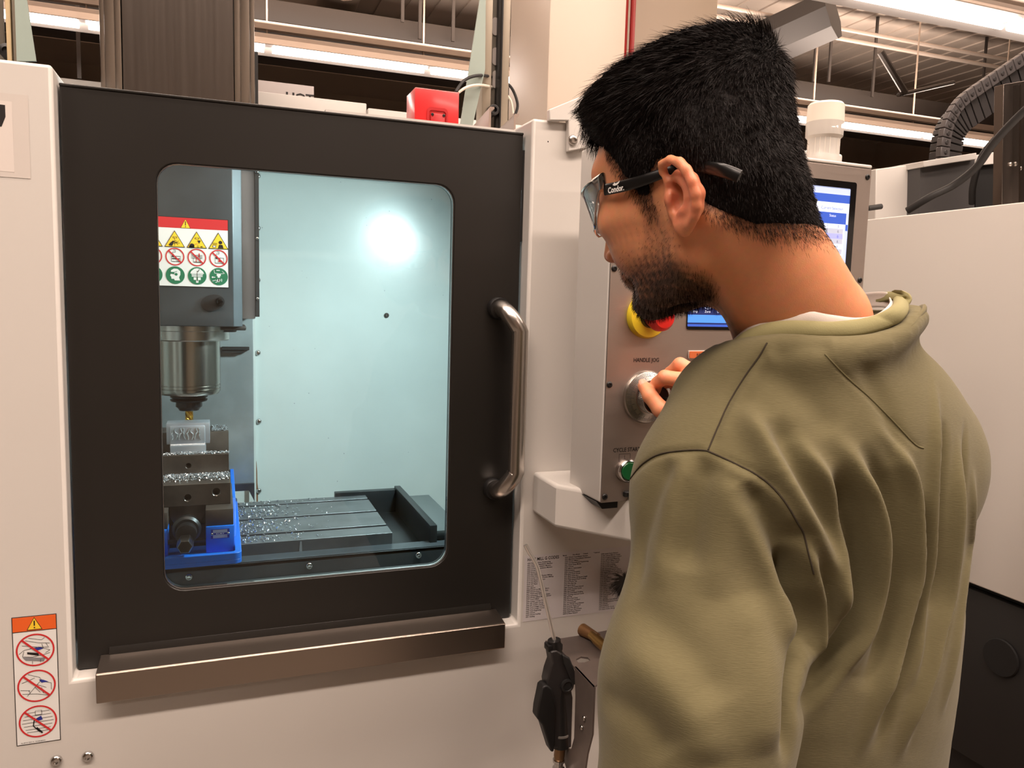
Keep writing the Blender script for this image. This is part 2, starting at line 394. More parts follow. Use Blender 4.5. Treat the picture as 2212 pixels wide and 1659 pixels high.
# enclosure interior: rear wall, side walls, sloping floor, roof strip
b = MB(); b.box(-.60, 1.10, 2.10, 2.12, .55, 2.02); b.build('rear_wall', PAINT_IN, mach)
b = MB(); b.box(-.6, -.585, 1.36, 2.10, .55, 1.84); b.build('inner_side_wall', PAINT_IN, mach)
b = MB(); b.box(1.05, 1.07, 1.36, 2.10, .55, 1.84); b.build('inner_side_wall', PAINT_IN, mach)
b = MB(); b.box(-.6, 1.06, 1.30, 2.10, .55, .57); b.build('sump_floor', PAINT_IN, mach)
b = MB(); b.box(.16, 1.08, 1.30, 1.895, 1.835, 1.842); b.box(-.6, 1.08, 1.915, 2.12, 1.975, 1.985); b.build('roof_sheet', PAINT, mach)
b = MB(); b.box(.078, .328, 1.90, 1.915, 1.84, 2.000, .002); b.build('rear_top_panel', PAINT, mach)
b = MB(); b.box(.330, 1.0, 1.89, 1.91, 1.84, 1.988, .002); b.build('rear_top_panel', PAINT, mach)
o = None
for px, py in ((557, 380), (557, 493), (557, 605), (557, 762), (559, 910), (559, 1060)):
    screw('panel_screw', aY(px, py, 2.099), .0068, .006, mach, CHROME)
screw('panel_screw', aY(835, 681, 2.099), .0065, .008, mach, DARKST)
b = MB(); b.box(.066, .0835, 2.085, 2.10, .9, 1.60); b.build('panel_seam_strip', PAINT_IN, mach)
# rust run below the strip
RUST = mat('rust_stain', (120, 78, 48), .8)
d = Decal((0, 2.0995, 0), (1, 0, 0), (0, 0, 1), .0004)
rz = np.linspace(1.02, 1.13, 8); 
d.poly([(.0845, 1.0), (.0835, 1.05), (.0842, 1.075), (.0838, 1.11), (.0848, 1.12), (.0868, 1.09), (.0872, 1.06), (.0885, 1.045), (.0880, 1.0)], RUST)
for i in range(26):
    u, v = rng.uniform(.1, .62), rng.uniform(1.05, 1.86); d.disc(u, v, rng.uniform(.0006, .0014), GREYL, 8)
d.build('rust_and_specks', mach)

# column and way covers behind the head
b = MB(); b.box(-.125, .0665, 1.76, 1.80, 1.125, 2.6); 
b.build('way_cover', GREYST, mach, .0015)
b = MB(); b.prism([(-.125, 1.125), (.055, 1.125), (.0665, 1.100), (.0665, 1.14), (-.125, 1.14)], XZ, 1.752, 1.76); b.build('wiper', DARKST, mach)
b = MB(); b.box(.004, .058, 1.748, 1.761, 1.430, 1.4365); b.prism([(.004, 1.4365), (.004, 1.424), (.044, 1.424), (.056, 1.4365)], XZ, 1.750, 1.7605); b.build('cover_slot', SEAMD, mach)
b = MB(); b.box(-.119 - .066 + .0, -.125, 1.66, 1.8, 1.46, 2.6); b.build('way_cover', GREYST, mach, .0015)
# Z head: front cover with chamfered edges, flanges beside it
head = MB()
prof = [(-.164, 1.556), (-.152, 1.548), (.024, 1.548), (.040, 1.565), (.040, 1.74), (-.172, 1.74), (-.172, 1.565)]
head.prism(prof, lambda u, v, dd: (u, v, dd), 1.487, 1.86)
hd = head.build('spindle_head', HEADP, mach, .0012)
head = MB(); head.prism([(-.152, 1.549), (.0285, 1.549), (.0285, 1.74), (-.152, 1.74)], lambda u, v, dd: (u, v, dd), 1.86, 2.75)
hu = head.build('head_cover', STEELV, mach, .0012)
b = MB()
for sx in (1, -1):
    cx = -.062
    for a0, a1, y0, y1 in ((.0915, .1015, 1.552, 1.60), (.1015, .1185, 1.560, 1.57), (.1185, .1275, 1.575, 1.72)):
        b.box(min(cx + sx * a0, cx + sx * a1), max(cx + sx * a0, cx + sx * a1), y0, y1, 1.842, 2.75, .001)
b.build('cover_flange', CHROME, hu)
b = MB(); b.box(.0405, .0655, 1.62, 1.75, 1.50, 2.0, .001); b.build('head_side_plate', mat('side_plate_grey', (196, 202, 208), .45), mach)
b = MB(); b.box(.0655, .0725, 1.60, 1.75, 1.505, 2.0); b.build('head_edge_seal', BLACKR, mach)
for z in (1.54, 1.655, 1.78, 1.90): screw('panel_screw', (.0690, 1.60, z), .0032, .003, mach, CHROME)
# coolant nozzle eye in the head
b = MB(); b.lathe([(.0, -.006), (.020, -.004), (.019, -.0022), (.0185, -.0020), (.0, -.0018)], (0, 0, 0), 'Y', 28, Matrix.Rotation(R(-14), 3, 'Y') @ Matrix.Diagonal((1.05, 1, .72)))
o = b.build('dark_oval_port', SEAMD, None); o.location = (-.012, 1.5495, 1.531); setparent(o, hd)
b = MB(); b.lathe([(0, -.014), (.005, -.012), (.008, -.006), (.008, 0)], (0, 0, 0), 'Y', 16); o = b.build('port_plug', mat('gloss_black', (8, 8, 8), .08), None); o.location = (.0005, 1.548, 1.533); setparent(o, hd)

# hazard sign on the head
d = Decal((-.056, 1.5475, 1.62), (1, 0, 0), (0, 0, 1), .00025)
sx0, sx1 = -.0715, .0715; P_ = .0367
d.rect(sx0 - .001, sx1 + .001, -.0615, .0625, INK); d.up(); d.rect(sx0, sx1, -.0605, .0615, WHITE); d.up(); d.rect(sx0, sx1, .0428, .0615, RED); d.up()
def tri(d, x, y, w, h, m): d.poly([(x - w / 2, y), (x + w / 2, y), (x, y + h)], m)
tri(d, 0, .0430, .0170, .0165, INK); d.up(); tri(d, 0, .0437, .0150, .0148, YELLOW); d.up(); d.rect(-.0007, .0007, .0480, .0555, INK); d.disc(0, .0458, .0009, INK, 10)
for c in range(4):
    x = (c - 1.5) * P_
    d.k = 2; tri(d, x, .0085, .0345, .0300, INK); d.up(); tri(d, x, .0097, .0308, .0268, YELLOW); d.up()
    if c < 3: d.rect(x - .003, x + .004, .0245, .0275, INK); d.up(); d.rect(x - .002, x + .003, .0252, .0268, YELLOW); d.up()
    if c == 1:
        d.poly([(x - .010, .0115), (x - .008, .0155), (x - .003, .0200), (x + .000, .0195), (x - .002, .0165), (x - .004, .0105), (x - .006, .0105)], INK)
        for a in range(6): d.line([(x + .0025, .0165), (x + .0025 + .006 * math.cos(a * .9 - 1), .0165 + .005 * math.sin(a * .9 - 1))], .0007, INK)
        d.line([(x, .026), (x, .011)], .0006, INK)
    elif c == 2:
        d.disc(x - .008, .0125, .0042, INK, 16); d.rect(x - .013, x - .004, .0098, .0125, INK); d.poly([(x + .001, .0225), (x + .007, .0225), (x + .004, .0165)], INK)
        d.ring(x + .002, .0115, .0017, .0005, INK, 12); d.rect(x + .006, x + .010, .0108, .0122, INK)
        d.line([(x - .004, .015), (x, .0165), (x + .002, .015)], .0006, RED)
    elif c == 3:
        d.disc(x + .0035, .0205, .0033, INK, 16); d.poly([(x - .001, .0100), (x + .009, .0100), (x + .007, .0165), (x + .001, .0165)], INK)
        d.rect(x - .010, x - .004, .0110, .0150, INK); d.up(); d.rect(x - .009, x - .005, .0118, .0142, WHITE)
        for a in range(3): d.line([(x - .010, .0165 + a * .0014), (x - .002, .0160 + a * .0016)], .0005, INK)
    else: d.line([(x - .006, .022), (x + .008, .012)], .0014, INK)
    yy = -.0082
    d.k = 2; d.ring(x, yy, .0158, .0020, RED); d.rect(x - .006, x + .008, yy - .009, yy - .0085, INK); 
    if c in (1, 3):
        for q in ([(x - .006, yy + .001), (x + .009, yy + .001), (x + .009, yy - .0085), (x - .006, yy - .0085), (x - .006, yy + .001)], [(x - .003, yy + .012), (x + .001, yy + .012), (x + .001, yy + .008), (x - .004, yy + .008), (x - .004, yy + .002)]): d.line(q, .0006, INK)
        d.rect(x - .0045, x - .002, yy - .001, yy + .005, INK)
        if c == 3: d.poly([(x - .001, yy - .0065), (x + .001, yy - .001), (x + .0025, yy + .0015), (x + .003, yy - .002), (x + .0045, yy - .0065)], RED)
        else: d.rect(x - .005, x + .008, yy - .0045, yy - .0028, INK)
    elif c == 2:
        for z0 in (.0035, .001, -.0015): d.rect(x - .0095, x + .0095, yy + z0, yy + z0 + .0008, INK)
        d.rect(x + .003, x + .0048, yy + .002, yy + .0075, RED); d.poly([(x + .0022, yy + .002), (x + .0056, yy + .002), (x + .0039, yy - .0005)], RED)
        d.rect(x - .0018, x - .0006, yy - .009, yy - .002, RED); d.line([(x - .006, yy - .001), (x - .006, yy - .008), (x + .006, yy - .008), (x + .006, yy - .001)], .0006, INK)
    else: d.rect(x + .002, x + .006, yy - .002, yy + .010, INK); d.disc(x + .004, yy - .004, .003, RED, 14)
    d.up(2); d.line([(x - .0105, yy + .0105), (x + .0105, yy - .0105)], .0024, RED)
    yy = -.0412
    d.k = 2; d.disc(x, yy, .0158, GREEN); d.up(2)
    if c == 1:
        d.poly([(x - .0085, yy - .001), (x - .0072, yy + .003), (x - .007, yy + .0085), (x - .002, yy + .0115), (x + .004, yy + .0112), (x + .0085, yy + .007), (x + .0085, yy + .001), (x + .0062, yy - .004), (x + .0080, yy - .0095), (x - .001, yy - .0095), (x - .002, yy - .0068), (x - .0065, yy - .0068), (x - .0068, yy - .003)], WHITE); d.up(2)
        d.disc(x + .0015, yy + .0015, .0024, GREEN, 14); d.rect(x - .007, x - .0015, yy + .002, yy + .0055, GREEN); d.line([(x - .002, yy + .005), (x + .003, yy + .007)], .0008, GREEN)
    elif c == 2:
        d.poly([(x - .0118, yy + .004), (x + .0118, yy + .004), (x + .010, yy + .008), (x + .005, yy + .0125), (x, yy + .0138), (x - .005, yy + .0125), (x - .010, yy + .008)], WHITE)
        for k, (w_, z0) in enumerate(((.0098, .0022), (.0092, .0002), (.0092, -.0018))): d.rect(x - w_, x + w_, yy + z0, yy + z0 + .0013, WHITE)
        d.rect(x - .006, x + .006, yy - .0075, yy - .0028, WHITE); d.rect(x - .002, x + .002, yy - .0125, yy - .0082, WHITE); d.up(2)
        d.line([(x - .0005, yy + .0085), (x + .001, yy + .0068), (x + .004, yy + .012)], .0010, INK); d.line([(x, yy + .006), (x, yy - .010)], .0009, INK); d.rect(x - .001, x + .001, yy - .0075, yy - .003, GREEN)
    elif c == 3:
        d.line([(x - .008, yy + .012), (x - .007, yy + .006), (x + .002, yy + .005), (x + .010, yy + .006), (x + .006, yy + .010)], .0008, WHITE)
        d.rect(x - .0035, x + .0035, yy + .001, yy + .0045, WHITE); d.rect(x - .002, x + .002, yy - .002, yy + .001, WHITE); d.rect(x - .001, x + .001, yy - .010, yy - .004, WHITE); d.disc(x, yy - .0065, .0026, WHITE, 12)
        d.poly([(x - .0125, yy - .0015), (x - .010, yy + .0005), (x - .010, yy - .0008), (x - .006, yy - .0008), (x - .006, yy - .0022), (x - .010, yy - .0022), (x - .010, yy - .0035)], WHITE); d.rect(x + .0042, x + .0055, yy - .009, yy - .004, WHITE)
        d.line([(x - .011, yy - .0085), (x - .005, yy - .0065), (x - .001, yy - .009), (x - .006, yy - .011)], .0009, WHITE); d.rect(x - .004, x + .002, yy + .0105, yy + .012, WHITE)
    else:
        d.line([(x - .006, yy + .007), (x + .008, yy + .007), (x + .008, yy - .006), (x + .002, yy - .009), (x - .006, yy - .006)], .0010, WHITE)
o = d.build('hazard_sign', hd)

# spindle nose
YS, XS = 1.65, -.0585
b = MB(); b.lathe([(.078, 1.492), (.078, 1.4765), (.0765, 1.4755), (.0765, 1.459), (.074, 1.457), (0, 1.457)], (XS, YS, 0), 'Z', 48); b.build('spindle_ring', SATIN, mach)
b = MB(); b.lathe([(.059, 1.458), (.059, 1.372), (.0575, 1.3715), (.0575, 1.370), (.059, 1.3695), (.059, 1.3655), (.0575, 1.365), (.0575, 1.3635), (.059, 1.363), (.0585, 1.357), (.055, 1.352), (0, 1.352)], (XS, YS, 0), 'Z', 64)
b.build('spindle_nose', mat('spindle_steel', (170, 164, 156), .22, 1.0, rvar=(14, .06)), mach)
b = MB(); b.lathe([(.033, 1.353), (.033, 1.350), (.030, 1.349), (.0345, 1.3475), (.0345, 1.3445), (.029, 1.342), (.0345, 1.340), (.0335, 1.337), (.024, 1.335), (.0245, 1.326), (.020, 1.322), (.0185, 1.3185), (.006, 1.3175)], (XS, YS, 0), 'Z', 40); th = b.build('tool_holder', mat('black_oxide', (38, 38, 40), .3, .7), mach)
b = MB()
rings = []
for i in range(15):
    z = 1.3185 - i * .0018; r0 = .0074
    rings.append([(XS + r0 * (1 if k % 6 < 4 else .74) * math.cos(2 * PI * k / 24 + i * .22), YS + r0 * (1 if k % 6 < 4 else .74) * math.sin(2 * PI * k / 24 + i * .22), z) for k in range(24)])
b.ring_faces(rings); b.build('end_mill', GOLD, th)
b = MB(); b.box(.0, .048, 1.60, 1.68, 1.478, 1.487, .003); b.lathe([(.02, 1.478), (.018, 1.474), (0, 1.474)], (.012, 1.63, 0), 'Z', 20); b.build('coolant_block', DARKST, hd)

# door
dr = MB()
dr.plate([(-.2015, .991), (.4765, .991), (.4765, 1.825), (-.2015, 1.825)], [rrect(-.083, .3595, 1.0975, 1.733, .030)[::-1]], XZ, YD, YD + .022)
door = dr.build('door', DOOR, mach, .0022, 3)
b = MB(); b.plate(rrect(-.0825, .359, 1.098, 1.7325, .0297), [rrect(-.0817, .3582, 1.0988, 1.7317, .029)[::-1]], XZ, YD + .001, YD + .006)
b.build('window_trim', mat('window_edge', (72, 66, 62), .3), door)
b = MB(); b.plate(rrect(-.0829, .3594, 1.0976, 1.7329, .0299), [], XZ, YD + .008, YD + .012); b.build('window_pane', glassmat('door_glass', (.93, .96, .95), .05, .02), door)
b = MB(); b.prism([(YD, 1.000), (YD - .004, 1.004), (YD - .004, 1.012), (YD, 1.022)], lambda u, v, dd: (dd, u, v), -.16, .44); b.build('bottom_crease', DOOR, door, .001)
b = MB(); b.box(-.2015, .4765, YD - .0015, YD + .026, 1.8235, 1.8275, .0012); b.build('top_hem', DOOR, door)
# gap strip right of the door
b = MB(); b.box(.4768, .4803, YD + .002, YD + .03, 1.65, 1.80); b.build('door_gasket', BLACKR, mach)
# handle
hz0, hz1, hx = 1.2275, 1.5365, .4365
b = MB(); yb = YD - .048; pth = [(hx, YD - .004, hz1), (hx, YD - .018, hz1)]
pth += arc((hx + .0, yb + .026, hz1 - .026), .026, 90, 180, 8, (0, 1, 0), (0, 0, 1)); 
q = [Vector((hx, YD - .002, hz1)), Vector((hx + .001, YD - .012, hz1))] 
H = []
for k in range(13):
    a = PI / 2 * k / 12; H.append(Vector((hx + .022 * (1 - math.cos(a)) + .004, YD - .012 - .034 * math.sin(a), hz1 - .036 * (1 - math.cos(a)))))
Hb = [Vector((p.x, p.y, hz0 + (hz1 - p.z))) for p in H][::-1]
b.tube([Vector((hx + .002, YD - .001, hz1))] + H + Hb + [Vector((hx + .002, YD - .001, hz0))], .0142, 24)
b.build('handle', SATIN, door)
for z in (hz1, hz0):
    b = MB(); b.lathe([(.0185, 0), (.0185, -.010), (.0165, -.013), (.0148, -.013), (.0, -.013)], (hx + .002, YD, z), 'Y', 32); b.build('handle_ferrule', BLACKP, door)
# stainless drip rail below the door
b = MB(); b.prism([(1.249, 1.011), (1.200, 1.0045), (1.1985, 1.0025), (1.1985, .9605), (1.202, .9590), (1.2045, .9605), (1.2045, .999), (1.249, 1.006)], lambda u, v, dd: (dd, u, v), -.1715, .4495)
b.build('drip_rail', mat('drip_rail_steel', (158, 146, 136), .30, 1.0, bump=(60, .12, .0006), scl=(1, 60, 60)), mach, .0012)

# table
ZT = 1.08; TY0, TY1 = 1.516, 1.829
b = MB(); sl = (1.571, 1.682, 1.792); sw = .0065
ys = [TY0] + [v for s_ in sl for v in (s_ - sw, s_ + sw)] + [TY1]
poly = [(TY0, 1.022), (TY0, ZT)]
for s_ in sl: poly += [(s_ - sw, ZT), (s_ - sw, ZT - .012), (s_ - .011, ZT - .012), (s_ - .011, ZT - .02), (s_ + .011, ZT - .02), (s_ + .011, ZT - .012), (s_ + sw, ZT - .012), (s_ + sw, ZT)]
poly += [(TY1, ZT), (TY1, 1.022)]
b.prism(poly, lambda u, v, dd: (dd, u, v), -.45, .3205); tb = b.build('work_table', mat('table_steel', (104, 106, 108), .38, .6, var=(18, .18), rvar=(10, .08)), mach, .0008)
b = MB(); b.box(-.45, .345, TY0 - .001, TY1 + .024, 1.0, 1.024); b.box(.3205, .396, TY0 + .001, TY1 + .01, 1.0, 1.034, .001)
b.box(.394, .409, 1.500, TY1 + .022, 1.0, 1.093, .0015); b.box(.25, .409, TY1 + .002, TY1 + .022, 1.0, 1.088, .0015); b.build('coolant_trough', mat('trough_cast', (36, 38, 40), .4, .3, var=(20, .2)), tb)
b = MB(); b.box(.409, .468, 1.508, 1.80, 1.068, 1.079, .001); b.build('end_cover', mat('end_cover_paint', (92, 98, 98), .42, .3), tb)
b = MB(); b.prism([(.409, 1.066), (.55, 1.066), (.55, .95), (.409, .95)], XZ, 1.515, 1.56); b.build('end_skirt', HEADP, tb)
b = MB(); b.box(-.45, .60, 1.472, 1.478, .90, 1.0575); b.box(-.45, .60, 1.472, 1.515, 1.050, 1.0575); rl = b.build('front_guard', HEADP, tb, .001)
for px, py in ((668, 1222), (904, 1199), (408, 1246)): screw('guard_screw', aY(px, py, 1.4715), .0068, .005, tb, CHROME)
d = Decal((0, TY0 - .0006, 0), (1, 0, 0), (0, 0, 1)); d.poly([(.1405, 1.077), (.1435, 1.077), (.1445, 1.055), (.1385, 1.055)], C_('dull_silver', (150, 152, 152))); d.build('centre_mark', tb)

# chips lying on the table, loose aluminium
def chips(name, n, fn, size, label, m=CHROME, seed=1):
    r_ = np.random.default_rng(seed); v = []; f = []
    for _ in range(n):
        p, nz = fn(r_); L = size * r_.uniform(.5, 1.5); a, bb = r_.uniform(0, 6.28), r_.uniform(-.6, .6); w = L * r_.uniform(.2, .45)
        u = np.array([math.cos(a), math.sin(a), bb]); q = np.array([-math.sin(a), math.cos(a), r_.uniform(-.5, .5)]); c = np.array(p) + np.array([0, 0, L * .35])
        k = len(v); v += [tuple(c - u * L / 2 - q * w / 2), tuple(c - q * w / 2 + np.array([0, 0, L * .25])), tuple(c + u * L / 2 - q * w / 2), tuple(c + u * L / 2 + q * w / 2), tuple(c + q * w / 2 + np.array([0, 0, L * .3])), tuple(c - u * L / 2 + q * w / 2), tuple(c - np.array([0, 0, L * .3]))]
        f += [(k, k + 1, k + 4, k + 5), (k + 1, k + 2, k + 3, k + 4), (k, k + 6, k + 2, k + 1), (k + 5, k + 4, k + 3, k + 6)]
    me = bpy.data.meshes.new(name); me.from_pydata(v, [], f); me.materials.append(m); o = bpy.data.objects.new(name, me); COL.objects.link(o)
    tag(o, label, 'chips', None, 'stuff'); return o
CHIP = mat('aluminium_chip', (230, 232, 235), .25, .9)
def on_table(r_):
    while True:
        x = .03 + abs(r_.normal(0, .07)); y = r_.uniform(TY0 + .004, TY1 - .004)
        if x < .30 and all(abs(y - s_) > .008 for s_ in sl): return (x, y, ZT), 1
chips('aluminium_chips', 520, on_table, .0040, 'bright metal chips strewn on the slotted table right of the blue vise', CHIP, 3)

# front decals and fixings
d = Decal((-.2485, YF - .0002, .998), (1, 0, 0), (0, 0, 1), .0003)
w_, h_ = .0275, .0945
d.rect(-w_, w_, -h_, h_, INK); d.up(); d.rect(-w_ + .001, w_ - .001, -h_ + .001, h_ - .001, WHITE); d.up(); d.rect(-w_ + .001, w_ - .001, h_ - .0215, h_ - .001, ORANGE); d.rect(-w_, w_, h_ - .0225, h_ - .0215, INK); d.up()
tri(d, 0, h_ - .0205, .0195, .0185, INK); d.up(); tri(d, 0, h_ - .0196, .0168, .0162, YELLOW); d.up(); d.rect(-.0008, .0008, h_ - .0145, h_ - .0072, INK); d.disc(0, h_ - .0172, .001, INK, 10)
for k, yc in enumerate((.0445, -.0085, -.0615)):
    d.k = 2; d.ring(0, yc, .0238, .0022, RED, 40)
    L = lambda pts, m=INK, w=.0005: d.line([(x * .001, yc + y * .001) for x, y in pts], w, m)
    if k == 0:
        for q in ([(-12, 15), (4, 10), (18, 8)], [(-8, 18), (8, 14), (12, 17)], [(-16, 8), (2, 4), (17, 2)], [(8, 8), (10, 2)], [(13, 9), (16, 3)], [(-20, -4), (-14, 1), (4, 4), (18, -2), (12, -6)], [(-14, -1), (-16, -8), (-4, -10), (10, -8), (18, -6)], [(-4, -16), (-4, -20)], [(6, -14), (6, -19)]): L(q)
        d.poly([(-.010, yc - .002), (.004, yc - .005), (.004, yc - .009), (-.010, yc - .005)], INK); d.poly([(-.016, yc - .009), (.012, yc - .013), (.010, yc - .018), (-.012, yc - .014)], GREYL); d.poly([(-.002, yc + .0025), (.006, yc + .0035), (.010, yc + .001), (.003, yc - .001)], BLUEP)
    elif k == 1:
        for q in ([(-10, 18), (4, 12), (6, 8), (-4, -4), (-12, -14)], [(-18, 6), (-2, 12)], [(-18, -10), (0, -12), (14, -16)], [(-20, -4), (-8, -6)], [(-10, -6), (-8, -10)], [(-2, -2), (4, -10)], [(6, -3), (8, -12)], [(12, 4), (18, 2), (18, -8)], [(0, 2), (12, -4)]): L(q)
        d.poly([(.003, yc + .009), (.008, yc + .008), (.015, yc + .004), (.006, yc + .004)], BLUEP)
    else:
        for yy in (14, 9, 4, -1, -6, -11, -15): L([(-20 + abs(yy) * .4, yy), (20 - abs(yy) * .4, yy + .5)])
        L([(-4, 6), (-6, -6), (2, -16)], INK, .0014); L([(-2, -9), (5, -18)], INK, .0022); d.poly([(-.003, yc + .004), (.004, yc + .008), (.006, yc + .002), (.001, yc + .001)], BLUEP); d.rect(-.003, .004, yc + .010, yc + .016, WHITE); L([(-3, 10), (-3, 16), (5, 16), (5, 10), (-3, 10)])
    d.up(3); d.line([(-.0165, yc + .0165), (.0165, yc - .0165)], .0026, RED)
d.k = 2; d.text('96-8710 REV A  WARNING', -.022, -h_ + .0025, .0026, INK)
d.build('warning_label', mach)['label'] = 'tall white label with orange header and three red prohibition rings'
for px, py in ((122, 1642), (190, 1633)): screw('apron_screw', aY(px, py, YF), .0078, .0055, mach, CHROME)
# code chart right of the door
d = Decal((.4895, YF - .0002, .9935), (1, 0, 0), (0, 0, 1), .0003)
d.rect(0, .215, 0, .1185, C_('chart_white', (205, 200, 202))); d.up()
d.text('HAAS MILL G CODES', .005, .1085, .0078, INK, .018, sx=.82)
for k, t_ in enumerate(('*Modal', 'Non-Modal', '*Default', '**Optional')): d.text(t_, .071 + k * .020, .1115, .0030, INK, .02)
G = ['G00 Rapid Motion Positioning', 'G01 Linear Interpolation Motion', 'G02 CW Interpolation Motion', 'G03 CCW Interpolation Motion', 'G04 Dwell', 'G09 Exact Stop', 'G10 Set Offsets', 'G12 CW Circular Pocket Milling', 'G13 CCW Circular Pocket Milling', 'G17 XY Plane Selection', 'G18 XZ Plane', 'G19 YZ Plane', 'G20 Inch', 'G21 Metric', 'G28 Return to Machine Zero', 'G29 Return from Reference', 'G31 Feed until Skip', 'G35 Automatic Tool Diameter', 'G36 Work Offset Measurement', 'G37 Tool Offset', 'G40 Cutter Comp Cancel', 'G41 2D Cutter Comp Left', 'G42 2D Cutter Comp Right', 'G43 Tool Length Comp +', 'G44 Tool Length Comp -', 'G47 Text Engraving', 'G49 Cancel', 'G50 Cancel Scaling', 'G51 Scaling', 'G52 Work Coordinate System', 'G53 Machine Coordinate Selection', 'G54 Work Offset 1', 'G60 Uni-Directional Positioning', 'G61 Exact Stop Mode', 'G64 Cancel', 'G65 Macro Subroutine', 'G68 Rotation', 'G69 Cancel Rotation', 'G70 Bolt Hole Circle', 'G71 Bolt Hole Arc', 'G72 Bolt Holes Along an Angle', 'G73 High-Speed Peck Drilling', 'G74 Reverse Tap', 'G76 Fine Boring', 'G77 Back Bore', 'G80 Canned Cycle Cancel', 'G81 Drill Canned Cycle', 'G82 Spot Drill', 'G83 Normal Peck Drilling', 'G84 Tapping Canned Cycle', 'G85 Boring', 'G86 Bore and Stop', 'G90 Absolute Position', 'G91 Incremental', 'G92 Set Work Coordinates', 'G93 Inverse Time Feed', 'G94 Feed Per Minute', 'G95 Feed per Revolution', 'G98 Initial Point Return', 'G99 R Plane Return', 'G100 Cancel Mirror Image', 'G101 Enable Mirror Image', 'G102 Programmable Output', 'G103 Limit Block Buffering', 'G107 Cylindrical Mapping', 'G110 Work Offset 7', 'G136 Work Offset Center', 'G141 3D+ Cutter Comp', 'G143 5-Axis Tool Length', 'G150 General Purpose Pocket', 'G153 5-Axis Drilling', 'G154 Work Offset', 'G174 CCW Rigid Tap', 'G184 CW Rigid Tap', 'G187 Accuracy Control', 'G234 Tool Center Control', 'G254 Dynamic Work Offset', 'G255 Cancel Dynamic']
for c in range(3):
    n_ = 29 if c == 0 else 31
    for r_ in range(n_):
        t_ = G[(c * 29 + r_ * (1 if c < 2 else 2)) % len(G)]
        d.text(t_, .005 + c * .071, (.1035 if c == 0 else .1075) - r_ * .00345, .0032, INK, .022, sx=1.12)
d.ring(.196, .0155, .0035, .0008, INK, 20)
d.build('code_chart', mach)['label'] = 'white sticker densely printed with columns of code text'
# small hole and bracket screws right of the door
b = MB(); b.lathe([(.0012, 0), (0, -.0006)], aY(1184, 306, YF), 'Y', 10); b.build('pin_hole', SEAMD, mach)
# left edge: paper notice with black print and a rounded dark fitting
d = Decal((0, YF - .0002, 0), (1, 0, 0), (0, 0, 1), .0003)
d.rect(-.33, -.233, 1.693, 1.80, C_('paper_clear', (202, 195, 189))); d.up(); d.rect(-.33, -.2515, 1.70, 1.79, C_('paper', (214, 206, 200))); d.up()
d.poly([(-.33, 1.757), (-.264, 1.757), (-.2592, 1.770), (-.2592, 1.785), (-.33, 1.785)], INK)
d.build('paper_notice', mach)['label'] = 'white paper notice with a bold black shape at the left edge'
# ================================================================ vise, workpiece
VX = -.0585
vz = thing('machine_vise', 'blue and bare steel machine vise bolted on the slotted table behind the window', 'vise', (VX, 1.55, ZT))
def vbox(b, hx, y0, y1, z0, z1, bev=.001, x0=None, x1=None): b.box(VX - hx if x0 is None else x0, VX + hx if x1 is None else x1, y0, y1, z0, z1, bev)
b = MB()
b.plate(rrect(VX - .090, VX + .090, 1.405, 1.80, .012), [], lambda u, v, dd: (u, v, dd), ZT + .0005, ZT + .008)
o = b.build('base', BLUE, vz, .001)
b = MB(); b.plate(rrect(VX - .090, VX + .090, 1.405, 1.80, .012), [rrect(VX - .079, VX + .079, 1.416, 1.79, .006)[::-1]], lambda u, v, dd: (u, v, dd), ZT + .008, ZT + .020); b.build('base_rim', BLUE, vz, .001)
b = MB()
for s_ in (-1, 1): b.prism([(1.50, ZT + .02), (1.80, ZT + .02), (1.80, 1.175), (1.56, 1.16)], lambda u, v, dd: (dd, u, v), VX + s_ * .0755, VX + s_ * .083)
b.build('side_rib', BLUE, vz, .001)
b = MB()
for s_ in (-1, 1):
    x0, x1 = sorted((VX + s_ * .031, VX + s_ * .079)); b.box(x0, x1, 1.452, 1.80, ZT + .008, 1.1365, .002)
b.build('bed_blue', BLUE, vz)
b = MB()
for s_ in (-1, 1):
    x0, x1 = sorted((VX + s_ * .031, VX + s_ * .0775)); b.box(x0, x1, 1.455, 1.80, 1.1367, 1.166, .001)
b.build('bed_way', VISEST, vz)
b = MB(); b.box(VX - .031, VX + .031, 1.50, 1.80, ZT + .008, 1.130); b.build('bed_core', mat('vise_core', (26, 24, 23), .5, .3), vz)
# moving jaw: sloped shoulder, front face with tapped holes, plate
def holed(y, x0, x1, z0, z1, holes, depth, name, m):
    b = MB(); hs = [circ(hx, hz, r, 18)[::-1] for hx, hz, r in holes]
    b.plate([(x0, z0), (x1, z0), (x1, z1), (x0, z1)], hs, XZ, y, y + depth); o = b.build(name, m, vz, .0006)
    for hx, hz, r in holes:
        c = MB(); c.box(hx - r - .001, hx + r + .001, y + depth - .0005, y + depth + .001, hz - r - .001, hz + r + .001); c.build('hole_bottom', SEAMD, o)
        c = MB(); c.lathe([(r * 1.18, y + .0002), (r * 1.18, y - .0003), (r, y - .0004)], (hx, 0, hz), 'Y', 20)
        R2 = [[(hx + rr * math.cos(2 * PI * i / 20), y + dy, hz + rr * math.sin(2 * PI * i / 20)) for i in range(20)] for rr, dy in ((r * 1.2, -.0002), (r * 1.0, .0012))]
        c.bm.clear(); c.ring_faces(R2, cap=(False, False)); c.build('hole_rim', SATIN, o)
    return o
holed(1.49, VX - .0735, VX + .0735, 1.1665, 1.206, [(VX + .001, 1.182, .0058), (VX + .049, 1.190, .0064), (VX - .049, 1.190, .0064)], .02, 'jaw_front', VISEST)
